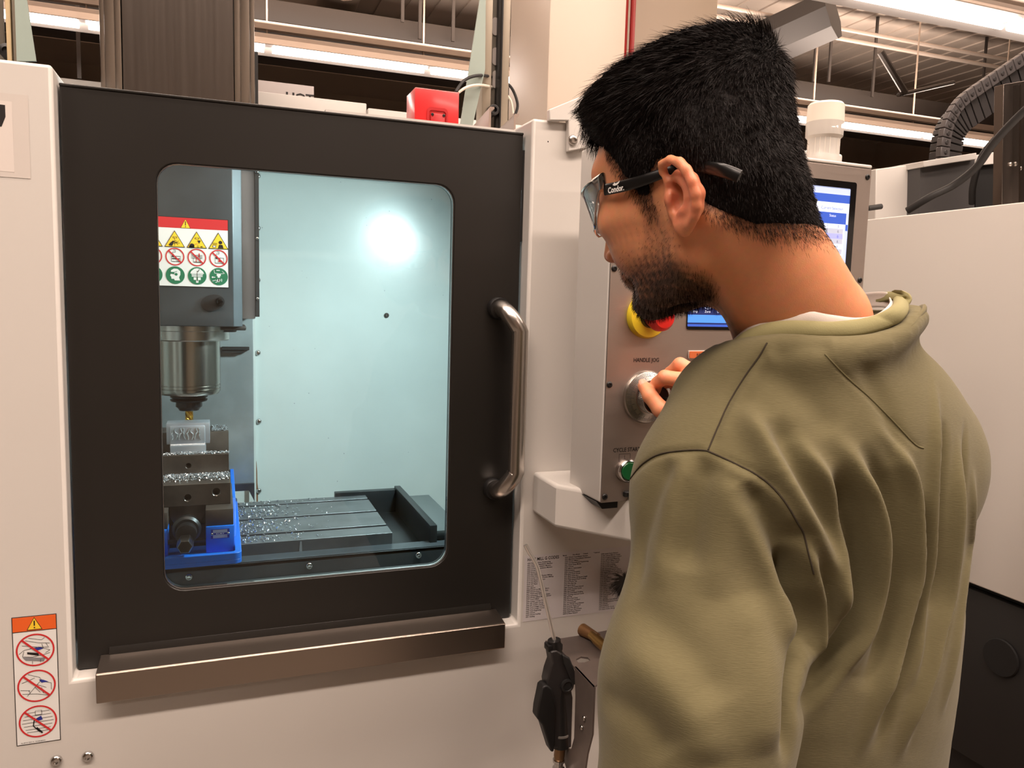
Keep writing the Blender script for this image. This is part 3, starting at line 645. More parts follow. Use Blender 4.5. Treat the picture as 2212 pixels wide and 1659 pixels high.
b = MB(); b.prism([(1.508, 1.1665), (1.490, 1.206), (1.5455, 1.2125), (1.5455, 1.1665)], lambda u, v, dd: (dd, u, v), VX - .0735, VX + .0735); b.prism([(-.020, 1.130), (.020, 1.130), (.031, 1.150), (.031, 1.1665), (-.031, 1.1665), (-.031, 1.150)], lambda u, v, dd: (VX + u, dd, v), 1.494, 1.56); b.build('moving_jaw', VISEST, vz, .001)
holed(1.546, VX - .0715, VX + .0715, 1.209, 1.2485, [(VX + .001, 1.2285, .0048)], .016, 'jaw_plate', VISEST)
b = MB(); b.box(VX - .0715, VX + .0715, 1.5622, 1.568, 1.205, 1.2485, .0006); b.build('jaw_plate', VISEST, vz)
b = MB(); b.box(VX - .071, VX + .071, 1.648, 1.70, 1.166, 1.277, .001); b.build('fixed_jaw', VISEST, vz)
b = MB(); b.box(VX - .0725, VX + .0725, 1.632, 1.6478, 1.205, 1.277, .0008); b.build('jaw_plate', VISEST, vz)
# screw
b = MB(); b.lathe([(.0115, 1.545), (.0115, 1.452), (.0095, 1.450), (.0095, 1.425)], (VX, 0, 1.140), 'Y', 24); b.build('screw_rod', SATIN, vz)
b = MB(); b.lathe([(.024, 1.462), (.024, 1.452), (.020, 1.447), (.012, 1.446)], (VX, 0, 1.134), 'Y', 28); b.lathe([(.017, 1.446), (.017, 1.425), (.014, 1.424)], (VX, 0, 1.1325), 'Y', 28); b.build('screw_collar', BLACKP, vz)
b = MB(); b.lathe([(.0125, 1.446), (.0138, 1.440), (.0138, 1.398), (.0115, 1.392), (0, 1.392)], (VX - .001, 0, 1.121), 'Y', 6); b.build('hex_end', mat('worn_steel', (120, 116, 110), .28, 1.0), vz, .0006)
b = MB(); b.box(VX - .060, VX + .060, 1.455, 1.47, 1.108, 1.113, .001); b.build('guard_bar', mat('vise_core', (26, 24, 23)), vz)
d = Decal((VX + .055, 1.4518, 1.1225), (1, 0, 0), (0, 0, 1), .0003)
d.rect(-.0155, .0155, -.0085, .0085, BLUEP); d.up(); SIL = C_('plate_silver', (168, 170, 176)); d.rect(-.012, .012, .0018, .0075, SIL); d.rect(-.012, .012, -.0078, -.0018, SIL); d.up(); d.text('KURT', 0, -.0012, .0034, WHITE, .02, 'c', sx=1.6)
d.build('name_plate', vz)['label'] = 'small silver and blue maker plate'
for s_ in (-1, 1): screw('plate_rivet', (VX + .055 + s_ * .0135, 1.4512, 1.1225), .0022, .0016, vz, CHROME)
# workpiece
wp = thing('workpiece', 'shiny half milled aluminium block clamped in the vise under the gold cutter', 'workpiece', (VX, 1.60, 1.2485))
b = MB(); b.box(-.0895, -.028, 1.569, 1.6315, 1.225, 1.262, .0008); b.build('clamped_foot', ALU, wp)
b = MB(); b.box(-.0965, -.0205, 1.588, 1.6315, 1.262, 1.3015, .0008); b.box(-.0905, -.0285, 1.578, 1.589, 1.255, 1.2975, .0025); bl = b.build('block', ALU, wp)
b = MB(); b.prism([(1.5705, 1.258), (1.581, 1.2665), (1.590, 1.266), (1.590, 1.258)], lambda u, v, dd: (dd, u, v), -.0893, -.0285); b.build('bright_step', CHIP, wp)
for k in range(8):
    x = -.0855 + k * .0068; b = MB(); s_ = (-1) ** k; P = [(x + .0014 * math.sin(i * .9 + k * 1.7) * s_ + (.0016 if i > 4 else -.0008) * s_, 1.5775, 1.272 + i * .0028) for i in range(9)]
    b.tube(smooth_path(P, 3), [.0005 + .0007 * math.sin(PI * i / 24) for i in range(25)], 6); b.build('milled_ridge', CHIP, bl)
# chips on the vise
def jawtop(r_):
    x = r_.uniform(VX - .072, VX + .072); k = r_.random()
    if k < .62:
        y = r_.triangular(1.50, 1.544, 1.5455); return (x, y, 1.206 + (y - 1.49) * .117), 1
    if k < .88: return (x, r_.uniform(1.547, 1.567), 1.2487), 1
    return (r_.uniform(-.018, .012), r_.uniform(1.633, 1.698), 1.2775), 1
chips('aluminium_chips', 2200, jawtop, .0032, 'dense bright metal chips heaped along the tops of the vise jaws', CHIP, 5)

# ================================================================ things standing on and behind the machine top
# red alarm box
rb = thing('red_box', 'small red metal box with a recessed front standing on top of the machine', 'box', (.381, 1.47, 1.842))
b = MB(); b.box(.3385, .4225, 1.45, 1.52, 1.842, 1.9325, .002)
b.build('housing', mat('red_enamel', (200, 38, 40), .3, coat=.4), rb)
b = MB(); b.plate(rrect(.361, .401, 1.845, 1.900, .008), [rrect(.3645, .3975, 1.845, 1.8945, .006)[::-1]], XZ, 1.4475, 1.450); b.box(.3675, .3945, 1.4455, 1.4500, 1.845, 1.889, .0015); b.build('front_recess', mat('red_enamel_dark', (170, 30, 34), .35), rb)
for x in (.3705, .3925): screw('box_screw', (x, 1.4453, 1.8865), .0028, .0016, rb, BLACKP)
# steel strut mast with teal gusset, cables
mastm = mat('zinc_channel', (178, 168, 152), .38, .7)
mt = thing('channel_mast', 'upright pair of slotted steel channels rising from the machine top beside the red box', 'mast', (.53, 1.62, 1.842))
def post(px0, px1, y, d, name, m, top=2.7, bot=1.842):
    x0, x1 = aY(px0, 150, y)[0], aY(px1, 150, y)[0]; b = MB(); b.box(x0, x1, y, y + d, bot, top, .0015); return b.build(name, m, mt)
post(1043, 1062, 1.60, .04, 'channel', mastm); post(1083, 1100, 1.60, .04, 'channel', mastm); post(1062, 1083, 1.628, .006, 'web', mat('zinc_dull', (128, 122, 112), .5, .5))
post(1081, 1085, 1.595, .04, 'channel_edge', BLACKP)
for py in (55, 120, 170):
    c = aY(1072, py, 1.62); b = MB(); b.plate(rrect(c[0] - .006, c[0] + .006, c[2] - .018, c[2] + .018, .0058), [], XZ, 1.6255, 1.6282); b.build('slot', mat('slot_light', (190, 182, 176), .5), mt)
c = aY(1066, 238, 1.59); b = MB(); b.lathe([(.011, 1.628), (.011, 1.585), (.0085, 1.583), (.0055, 1.583), (.005, 1.590), (0, 1.590)], (c[0], 0, c[2]), 'Y', 24); b.build('bolt', BLACKP, mt)
TEAL = mat('teal_gusset', (146, 160, 152), .5)
def gusset(pts, y, label, grp='pale teal sheet gussets'):
    b = MB(); q = [(aY(px, py, y)[0], aY(px, py, y)[2]) for px, py in pts]; b.prism(q, XZ, y, y + .004)
    return tag(b.build('gusset', TEAL), label, 'gusset', grp)
gusset([(992, 285), (1046, -60), (1050, -60), (1048, 150), (1018, 285)], 1.56, 'pale teal tapering sheet gusset between the red box and the channel mast')
b = MB(); b.tube(smooth_path([aY(985, 198, 1.53), aY(1005, 172, 1.54), aY(1040, 163, 1.56), aY(1080, 172, 1.70), aY(1105, 190, 1.72), aY(1118, 225, 1.72), aY(1112, 250, 1.72)], 6), .0032, 8); tag(b.build('cable', BLACKR), 'thin black cable looping from the red box around the channel mast', 'cable')
b = MB(); b.tube(smooth_path([aY(990, 200, 1.535), aY(1010, 188, 1.54), aY(1042, 184, 1.56), aY(1080, 195, 1.69), aY(1102, 215, 1.70), aY(1108, 245, 1.70)], 6), .0028, 8); tag(b.build('cable', mat('cream_cable', (220, 214, 200), .5)), 'thin cream cable looping behind the channel mast', 'cable')
# slanted sheet rails on the roof, right of the mast
rm = mat('sheet_rail', (150, 134, 124), .4, .5)
rt = thing('roof_rail', 'two bent bare metal sheet rails lying on the machine roof beside the mast', 'rail', (.55, 1.5, 1.846))
for k, (dx) in enumerate((0, .055)):
    b = MB(); b.prism([(0, 0), (.004, 0), (.004, .040), (.010, .044), (.010, .047), (.002, .047), (0, .043)], lambda u, v, dd: (.455 + dx + u + (dd - 1.37) * .12, dd, 1.8465 + v), 1.37 + k * .03, 1.75)
    b.build('rail', rm, rt)
for px, py in ((1095, 283), (1108, 284)): pass
# left rear: second mast with teal gusset at the left edge
mt = thing('channel_mast', 'cream edged channel mast rising behind the left shoulder of the machine', 'mast', (-.36, 1.62, 1.842))
post(16, 27, 1.60, .04, 'channel', mat('cream_channel', (214, 190, 150), .45)); post(30, 46, 1.60, .04, 'channel', mastm); post(-26, 12, 1.66, .006, 'web', mat('zinc_dull'  , (128, 122, 112)))
c = aY(10, 105, 1.60); b = MB(); b.lathe([(.012, 1.66), (.012, 1.61), (.006, 1.608), (.0055, 1.612), (0, 1.612)], (c[0], 0, c[2]), 'Y', 20); b.build('bolt', BLACKP, mt)
gusset([(36, 132), (30, -40), (52, -40), (78, 132)], 1.585, 'pale teal sheet gusset at the left end of the machine top')
b = MB(); b.box(-.75, -.248, 1.30, 1.44, 1.8435, 1.850, .002); b.build('roof_flashing', PAINT, mach)
b = MB(); b.box(-.6, -.19, 2.12, 2.16, .55, 1.975, .002); b.build('rear_cover', mat('rear_cover', (176, 160, 142), .45), mach)
# hot notice
b = MB(); x0, z0 = aY(556, 205, 2.1)[[0, 2]]; x1, z1 = aY(680, 186, 2.1)[[0, 2]]; b.box(x0 - .06, x1, 2.12, 2.126, z0 - .08, z1 + .004, .001); sg = b.build('notice_board', mat('board', (176, 168, 166), .5)); tag(sg, 'grey white notice board reading HOT behind the machine top', 'sign')
d = Decal((x0, 2.1195, z0), (1, 0, 0), (0, 0, 1), .0004); d.text('HOT', .068, .0015, .026, INK, .03, sx=1.25); d.text('A', .018, -.012, .026, INK, .03); d.text('\u00b7', -.004, .0, .03, INK, .03); d.build('lettering', sg)
# ================================================================ control pendant
PA = aD(1297, 1088, 1.17); py_ = R(2.0)
PU = np.array([math.cos(py_), math.sin(py_), 0.]); PN = np.array([math.sin(py_), -math.cos(py_), 0.]); PV = np.array([0, 0, 1.])
def pp(u, v, d=0.0): return tuple(PA + PU * u + PV * v - PN * d)      # d: depth behind the faceplate
pf = lambda u, v, d: pp(u, v, d)
def psight(px, py, off=0.0):
    r = ray(px, py); O = PA + PN * off; t = np.dot(O - CAM, PN) / np.dot(r, PN); q = CAM + r * t - O; return float(np.dot(q, PU)), float(q[2])
PWt, PHt = .488, .532
pd = thing('control_pendant', 'beige boxed control pendant with steel faceplate, screen and keys behind the man', 'control panel', tuple(PA + PU * .24))
b = MB(); b.prism(rrect(0, PWt, 0, PHt, .004, 3), pf, .003, .105); b.build('housing', PAINT, pd, .003, 3)
b = MB(); b.plate([(.001, .001), (PWt - .001, .001), (PWt - .001, PHt - .001), (.001, PHt - .001)], [], pf, 0, .003); b.build('faceplate', STEELP, pd, .0006)
b = MB(); b.prism([(.01, -.012), (PWt - .02, -.012), (PWt - .01, 0), (0, 0)], pf, .012, .10); b.build('bottom_seal', BLACKP, pd)
b = MB(); b.prism([(.25, PHt), (PWt, PHt), (PWt, PHt + .006), (.25, PHt + .006)], pf, .0, .104); b.build('top_cap', PAINT, pd, .002)
for v in (.010, .179, .3485, .518):
    for u in (.007, PWt - .009):
        o = screw('face_screw', pp(u, v), .0048, .0022, pd, BLACKP, tuple(PN))
PDc = lambda u, v, l=.0003: Decal(pp(u, v, -.0001), PU, PV, l)
# screen
s0 = psight(1482, 712); s1 = psight(1850, 395)
b = MB(); b.plate(rrect(s0[0], s1[0], s0[1], s1[1], .004, 3), [rrect(s0[0] + .001, s1[0] - .012, s0[1] + .005, s1[1] - .011, .001, 1)[::-1]], pf, -.0015, .0); b.build('screen_bezel', mat('bezel_black', (12, 12, 14), .12), pd)
def em(n, c, e=1.0): return mat('screen_' + n, c, .3, emit=e)
S_W, S_G, S_B, S_L, S_D, S_P, S_K = em('white', (214, 222, 240), .85), em('grey', (168, 174, 192), .75), em('blue', (52, 84, 178), .8), em('lilac', (150, 156, 232), .8), em('deep', (34, 44, 96), .6), em('pale', (176, 190, 228), .8), em('button', (70, 130, 220), .9)
sw, sh = s1[0] - .012 - s0[0], s1[1] - .011 - s0[1] - .005
d = PDc(s0[0] + .001, s0[1] + .005)
d.rect(0, sw, 0, sh, S_W); d.up(); d.rect(0, sw, sh - .011, sh, S_P); d.rect(0, sw, sh - .024, sh - .011, S_B); d.rect(.12, sw - .006, sh - .058, sh - .040, S_B); d.rect(sw - .009, sw, .02, sh - .058, S_P); d.up()
d.text('Current Selection', sw - .014, sh - .0355, .0065, S_B, 0, 'r'); 
for u, a_, b_ in ((.19, 'Geometry', 'Wear(D)'), (.232, 'Tap', 'Geo(H)'), (.272, 'Status', '')): d.text(a_, min(u, sw - .03), sh - .047, .0058, S_W, 0, 'c'); d.text(b_, min(u, sw - .03), sh - .0545, .0058, S_W, 0, 'c')
for k in range(18):
    v = sh - .0655 - k * .0082
    if k % 2: d.rect(.12, sw - .011, v, v + .0082, S_G)
    if k == 2: d.rect(.12, sw - .011, v, v + .0082, S_L)
    d.up(.4)
    for q in range(5): d.text('0.', .15 + q * .034, v + .0018, .0055, S_D, 0, 'c')
    d.k -= .2
d.up(); d.rect(sw - .0065, sw - .002, sh - .068, sh - .058, S_B)
for q in (.115, .15, .20, .235, .262): d.rect(q, q + .0005, .035, sh - .058, S_D)
# lower left soft keys
d.rect(0, .115, 0, .048, S_D); d.up(); d.rect(0, .16, .006, .018, S_K); d.rect(0, .16, 0, .0035, S_B)
for q, t_ in ((.010, 'Setup'), (.034, 'Zero'), (.058, 'Offset')):
    d.disc(q + .002, .036, .0095, S_P, 20); d.up(); d.ring(q + .002, .036, .008, .0012, S_D, 20); d.line([(q - .002, .033), (q + .002, .040), (q + .006, .033)], .0012, S_D); d.k -= .5; d.text(t_, q + .002, .0215, .0052, S_W, 0, 'c')
d.build('screen', pd)['label'] = 'lit display showing a blue headed table with grey and white rows'
# lettering
def lab(t, u, v, s=.0078, al='c'):
    d = PDc(u, v); d.text(t, 0, 0, s, INK, .012, al); return d
jog = psight(1395, 857); hj = psight(1367, 783); 
d = PDc(0, 0); d.text('HANDLE JOG', psight(1368, 782)[0], psight(1368, 782)[1], .0088, INK, .014, width=psight(1423, 782)[0] - psight(1368, 782)[0])
d.text('EMERGENCY STOP', psight(1366, 619)[0], psight(1366, 619)[1], .0085, INK, .014, sx=.9)
cs = psight(1324, 977); d.text('CYCLE START', cs[0], cs[1], .0088, INK, .012, sx=.86)
q = psight(1337, 991); 
for a_, b_ in (((q[0], q[1] - .004), (q[0] + .019, q[1] + .007)),): 
    d.line([(a_[0], a_[1]), (b_[0], a_[1]), (b_[0], b_[1]), (a_[0], b_[1]), (a_[0], a_[1])], .0006, INK); d.line([((a_[0] + b_[0]) / 2, a_[1] + .002), ((a_[0] + b_[0]) / 2, b_[1] - .002)], .0006, INK)
d.text('FEED HOLD', cs[0] + .085, cs[1], .0088, INK, .012, sx=.86)
d.build('lettering', pd)
PR = np.stack([PU, PV, PN], 1)
PRm = Matrix([[float(PR[i][j]) for j in range(3)] for i in range(3)])
def plathe(prof, u, v, name, m, par, seg=40, ang=40):
    b = MB(); b.lathe(prof, (0, 0, 0), 'Z', seg, PRm); o = b.build(name, m, None, ang=ang); o.location = Vector(pp(u, v)); setparent(o, par); return o
# emergency stop
es = psight(1402, 683, .012)
eb = plathe([(.0335, 0), (.0335, .005), (.031, .010), (.024, .0115), (0, .0115)], psight(1396, 683)[0], es[1], 'emergency_stop', mat('stop_yellow', (226, 200, 50), .35), pd)
plathe([(.0175, .011), (.0175, .0195), (0, .0195)], psight(1396, 683)[0], es[1], 'stop_collar', BLACKP, eb)
plathe([(.0155, .0185), (.0160, .024), (.0195, .030), (.0215, .036), (.0205, .044), (.016, .050), (0, .0525)], psight(1396, 683)[0], es[1], 'stop_button', mat('stop_red', (205, 40, 34), .3), eb)
# jog handle dial
jw = plathe([(.0400, 0), (.0402, .003), (.0385, .006), (.037, .0065), (.0265, .0145), (.0255, .0148), (0, .0148)], jog[0], jog[1], 'jog_dial', SATIN, pd, 72)
n_ = 100; d = Decal(pp(jog[0], jog[1]), PU, PV, .0001)
b = MB()
for i in range(n_):
    a = 2 * PI * i / n_; r0, r1 = .0368, (.0315 if i % 5 else .0285)
    P4 = []
    for rr, s_ in ((r0, -1), (r0, 1), (r1, 1), (r1, -1)):
        h = .0065 + (.037 - rr) / (.0105) * .008 + .0002; w = .00022
        P4.append(Vector(pp(jog[0] + rr * math.cos(a) - s_ * w * math.sin(a), jog[1] + rr * math.sin(a) + s_ * w * math.cos(a), -h)))
    b.bm.faces.new([b.bm.verts.new(p) for p in P4])
b.build('dial_marks', INK, jw, smooth=False)
rings = []
b = MB()
for h, r_, kn in ((.0145, .0222, 0), (.0155, .0232, 1), (.0285, .0232, 1), (.0295, .0222, 0)):
    rings.append([Vector(pp(jog[0] + (r_ - (.0007 if kn and i % 2 else 0)) * math.cos(2 * PI * i / 120), jog[1] + (r_ - (.0007 if kn and i % 2 else 0)) * math.sin(2 * PI * i / 120), -h)) for i in range(120)])
b.ring_faces(rings); b.build('knurled_knob', CHROME, jw, ang=20)
plathe([(.0210, .029), (.0205, .0305), (.004, .0305), (.0035, .0285), (0, .0285)], jog[0], jog[1], 'knob_face', mat('knob_dark', (52, 40, 36), .3, .3), jw)
plathe([(.0062, .029), (.0075, .034), (.0075, .044), (.0055, .0475), (0, .048)], jog[0] + .011, jog[1] - .004, 'spinner', BLACKP, jw)
# green start button
cb = psight(1350, 1015)
g = plathe([(.0185, 0), (.0185, .003), (.0175, .0095), (.0155, .0115), (.0145, .0105), (.0143, .008), (0, .008)], cb[0] + .002, cb[1], 'start_button', CHROME, pd, 40)
plathe([(.0138, .0075), (.0138, .0105), (.0125, .0118), (0, .0118)], cb[0] + .002, cb[1], 'green_cap', mat('button_green', (22, 96, 50), .3), g)
g = plathe([(.0185, 0), (.0185, .003), (.0175, .0095), (.0155, .0115), (.0145, .0105), (.0143, .008), (0, .008)], cb[0] + .06, cb[1], 'stop_push_button', CHROME, pd, 40)
# keyboard keys
KEYG = mat('key_grey', (140, 136, 128), .45); KRIM = mat('key_rim', (196, 186, 178), .45)
def key(u0, v0, w, h, t, col, size=.0062):
    b = MB(); b.plate(rrect(u0, u0 + w, v0, v0 + h, .0022, 3), [], pf, -.0022, 0.0); k = b.build('key', KRIM, pd, .0005)
    b = MB(); b.plate(rrect(u0 + .0012, u0 + w - .0012, v0 + .0012, v0 + h - .0012, .0016, 3), [], pf, -.0034, -.002); b.build('key_cap', col, k, .0005)
    if t:
        d = Decal(pp(u0 + w / 2, v0 + h / 2 - size * .36, -.0034), PU, PV, .0002); d.text(t, 0, 0, size, INK, .012, 'c'); d.build('legend', k)
r0 = psight(1485, 775); r1 = psight(1537, 757)
KH = .0128; key(r0[0], r0[1], r1[0] - r0[0], KH, 'RESET', mat('key_orange', (198, 104, 58), .45))
kx = psight(1541, 775)[0]; key(kx, r0[1], .0215, KH, 'POWER UP', mat('key_blue', (62, 142, 176), .45), .0042)
key(kx + .027, r0[1], .0215, KH, 'RECOVER', KEYG, .0042)
f2 = psight(1513, 807)
for row in range(3):
    for c in range(6):
        key(f2[0] - .0255 + c * .0250, f2[1] - row * .0205, .0205, .0148, ['F%d' % (c + 1), ['F5', 'F6', 'T', 'Y', 'U', 'I'][c], ['A', 'S', 'D', 'F', 'G', 'H'][c]][row], KEYG, .0068)
for row in range(4):
    for c in range(8): key(.21 + c * .0265, .02 + row * .024, .0215, .0155, '', KEYG)
# beacon jar on top
bc = thing('beacon', 'frosted stepped plastic beacon jar standing on top of the control pendant', 'lamp', tuple(np.array(pp(.43, PHt + .006, .035))))
ux, _ = psight(1812, 330); bx = np.array(pp(ux, PHt + .006, .035)); bc.location = tuple(bx)
FROST = mat('frosted_plastic', (222, 218, 212), .28, trans=.0, alpha=.62); WFR = mat('white_diffuser', (232, 222, 208), .4)
z0 = bx[2]
b = MB(); b.lathe([(.0275, z0), (.0275, z0 + .010), (.0255, z0 + .014), (.0255, z0 + .040), (.0295, z0 + .044), (.0300, z0 + .066), (.0298, z0 + .068)], (bx[0], bx[1], 0), 'Z', 32); b.build('clear_body', FROST, bc)
b = MB(); b.lathe([(.0300, z0 + .0665), (.0288, z0 + .094), (.026, z0 + .0975), (0, z0 + .0985)], (bx[0], bx[1], 0), 'Z', 32); b.build('white_cap', WFR, bc)
for i in range(20):
    a = 2 * PI * i / 20; b = MB(); b.box(-.0006, .0006, -.0006, .0006, z0 + .012, z0 + .064, M=Matrix.Translation((bx[0] + .0248 * math.cos(a), bx[1] + .0248 * math.sin(a), 0))); b.build('rib', WFR, bc)
# pendant support: bracket at the head of the column, lower arm shelf
b = MB()
Y0 = YF - .012
q = [(aY(px, py, Y0)[0], aY(px, py, Y0)[2]) for px, py in ((1187, 236), (1275, 200), (1275, 318), (1228, 327), (1228, 260), (1187, 260))]
b.prism(q, XZ, Y0, Y0 + .012)
o = b.build('bracket_plate', PAINT, mach, .0015)
screw('bracket_bolt', aY(1237, 303, Y0), .0085, .006, mach, SATIN)
ar = mach
e0 = aY(1203, 1050, 1.12); e1 = aY(1203, 1142, 1.12)
x0 = float(aY(1200, 1095, 1.12)[0]); x1 = float(aY(1290, 1118, .985)[0])
zt, zb = float(aY(1204, 1046, 1.12)[2]), float(aY(1204, 1140, 1.12)[2])
b = MB(); fr = lambda u, v, d: (u, d, v)
b.prism([(1.12, zt), (YF + .001, zt), (YF + .001, zb), (1.12, zb)], lambda u, v, d: (d, u, v), x0, x0 + .012)
b.bm.clear()
b.prism([(x0, 1.12), (x0, YF), (.95, YF), (.95, 1.0), (.60, .995)], lambda u, v, d: (u, v, d), zb, zt - .001)
b.build('pendant_shelf', PAINT, ar, .006, 4)
b = MB(); b.tube([(.605, 1.01, (zt + zb) / 2 - .002), (.95, 1.02, (zt + zb) / 2 - .002)], .033, 24); b.build('pivot_tube', mat('arm_tube', (176, 168, 164), .3, .4), ar)
b = MB(); b.prism([(.555, 1.065), (.57, 1.02), (.62, 1.0), (.9, 1.0), (.9, 1.15), (.56, 1.15)], lambda u, v, d: (u, v, d), zt - .001, zt + .008); b.build('gasket', BLACKP, ar, .002)
# ================================================================ neighbouring machine on the right
XN = float(aY(1875, 484, 1.75)[0])
nb = thing('neighbour_machine', 'large blank beige machine side panel with a black base at the right', 'machine', (XN + .5, 1.2, 0))
zt0 = float(aX(1875, 484, XN)[2]); pt = aX(2212, 436, XN); pb = aX(2135, 1275, XN)
b = MB(); b.box(XN, XN + .03, .30, 1.78, float(pb[2]), float(pt[2]), .004, 3); b.box(XN + .03, XN + 1.0, .32, 1.76, float(pb[2]) + .01, float(pt[2]) - .03); b.build('side_panel', PAINT, nb)
b = MB(); b.box(XN + .04, XN + .95, .30, 1.75, .12, float(pb[2]) + .012); b.build('black_base', mat('base_black', (24, 22, 22), .5), nb)
b = MB(); b.box(XN + .02, XN + .045, .4, 1.55, .45, float(pb[2]) - .02, .006); b.build('base_cover', BLACKR, nb)
b = MB(); c = aX(2165, 1420, XN + .02); b.lathe([(.045, -.004), (.043, -.008), (0, -.008)], (float(c[0]), float(c[1]), float(c[2])), 'X', 24, Matrix.Diagonal((1, 1, 1))); b.build('oval_port', SEAMD, nb)
for k in (.45, 1.6):
    b = MB(); b.lathe([(.05, 0), (.05, .03), (.02, .04), (.02, .125)], (XN + .12, k, 0), 'Z', 20); b.build('levelling_foot', DARKST, nb)
# parts above the neighbour's edge
zt = float(pt[2])
wb = thing('white_cabinet', 'plain white cabinet top with dark grey side behind the neighbouring panel', 'cabinet', (XN + .3, 1.9, 0))
Yw = 2.05
def xz(px, py, Y): q = aY(px, py, Y); return float(q[0]), float(q[2])
b = MB(); b.prism([xz(1893, 365, Yw), xz(1975, 355, Yw), xz(1975, 520, Yw), xz(1890, 520, Yw)], XZ, Yw, Yw + .25); b.build('white_front', PAINT, wb, .003)
b = MB(); b.prism([xz(1976, 352, Yw), xz(1990, 348, Yw), xz(1988, 520, Yw), xz(1974, 520, Yw)], XZ, Yw + .02, Yw + .2); b.build('dark_gap_strip', SEAMD, wb)
b = MB(); b.prism([xz(1988, 355, Yw - .05), xz(2105, 338, Yw - .05), xz(2105, 520, Yw - .05), xz(1984, 520, Yw - .05)], XZ, Yw - .05, Yw + .2); b.build('grey_side', mat('grey_side', (74, 72, 72), .5), wb)
b = MB(); b.prism([xz(1990, 349, Yw - .06), xz(2104, 331, Yw - .06), xz(2104, 345, Yw - .06), xz(1990, 362, Yw - .06)], XZ, Yw - .07, Yw + .2); b.build('white_rim', PAINT, wb, .002)
b = MB(); b.prism([xz(2108, 335, Yw - .02), xz(2170, 325, Yw - .02), xz(2170, 352, Yw - .02), xz(2108, 358, Yw - .02)], XZ, Yw - .02, Yw + .15); b.build('white_rim', PAINT, wb, .002)
b = MB(); b.prism([xz(2108, 357, Yw), xz(2170, 350, Yw), xz(2170, 520, Yw), xz(2106, 520, Yw)], XZ, Yw, Yw + .15); b.build('black_recess', SEAMD, wb)
gp = thing('far_machine', 'dim far machine glimpsed in the slit right of the pendant', 'machine', (2.1, 3.6, 0))
b = MB(); x0, z0 = xz(1870, 520, 3.6); x1, z1 = xz(1915, 370, 3.6); b.box(x0, x1, 3.6, 3.9, 0, z1, .01); b.build('body', mat('far_dark', (54, 46, 42), .5), gp)
for a_, c_ in ((368, 386), (414, 424)):
    b = MB(); b.prism([xz(1878, a_, 3.59), xz(1896, a_ + 1, 3.59), xz(1896, c_, 3.59), xz(1878, c_, 3.59)], XZ, 3.57, 3.6); b.build('pale_plate', mat('far_white', (236, 226, 220), .4), gp)
b = MB(); b.tube([aY(1874, 450, 1.78), aY(1903, 446, 1.78)], .008, 10); tag(b.build('clamp_lever', BLACKR), 'short black lever lying on the far top edge of the neighbouring panel', 'lever')
# stainless column
sc = thing('steel_column', 'polished dark steel column with dome screws at the right edge', 'column', (XN + .35, 1.7, 0))
Ys = 1.72
b = MB(); b.prism([xz(2168, 182, Ys), xz(2300, 160, Ys), xz(2300, 520, Ys), xz(2163, 520, Ys)], XZ, Ys, Ys + .03); b.build('plate', STEELV, sc, .001)
b = MB(); b.prism([xz(2202, 182, Ys - .02), xz(2206, 182, Ys - .02), xz(2204, 520, Ys - .02), xz(2200, 520, Ys - .02)], XZ, Ys - .02, Ys + .0); b.build('flange', CHROME, sc)
for px, py in ((2197, 198), (2182, 355), (2203, 364)): screw('dome_screw', aY(px, py, Ys), .0065, .005, sc, SATIN)
# energy chain (cable carrier) made of links
ch = thing('cable_chain', 'dark ribbed cable carrier arching up to the right edge behind the neighbour', 'cable carrier', (2.0, 2.2, 1.9))
CH = mat('chain_plastic', (78, 74, 74), .42); CHS = mat('chain_plastic_side', (50, 47, 47), .5)
ctr = [np.array(q) for q in smooth_path([xz(2006, 385, 2.35), xz(2010, 320, 2.35), xz(2022, 262, 2.35), xz(2050, 216, 2.35), xz(2095, 182, 2.35), xz(2145, 148, 2.35), xz(2205, 108, 2.35), xz(2300, 45, 2.35)], 3)]
nrm2 = []
for k in range(len(ctr)):
    t_ = nrm(ctr[min(k + 1, len(ctr) - 1)] - ctr[max(k - 1, 0)]); nrm2.append(np.array([t_[1], -t_[0]]))
for k in range(len(ctr) - 1):
    p_, q_, a_, b2 = ctr[k], ctr[k + 1], nrm2[k], nrm2[k + 1]; e = (q_ - p_) * .035; wd = .046
    b = MB(); b.prism([tuple(p_ + e), tuple(q_ - e), tuple(q_ - e + b2 * wd), tuple(p_ + e + a_ * wd)], XZ, 2.30, 2.325); lk = b.build('chain_link', CH, ch, .003)
    w1, w2 = .050, .150
    b = MB(); b.prism([tuple(p_ + e * 2 + a_ * w1), tuple(q_ - e * 2 + b2 * w1), tuple(q_ - e * 2 + b2 * w2), tuple(p_ + e * 2 + a_ * w2)], XZ, 2.335, 2.40); b.build('cross_bar', CHS, lk, .002)
    b = MB(); b.lathe([(.009, 2.298), (.007, 2.296), (0, 2.296)], (0, 0, 0), 'Y', 12); o = b.build('link_pin', CHS, None); c_ = (p_ + q_) / 2 + (a_ + b2) * wd / 4; o.location = (float(c_[0]), 0, float(c_[1])); setparent(o, lk)
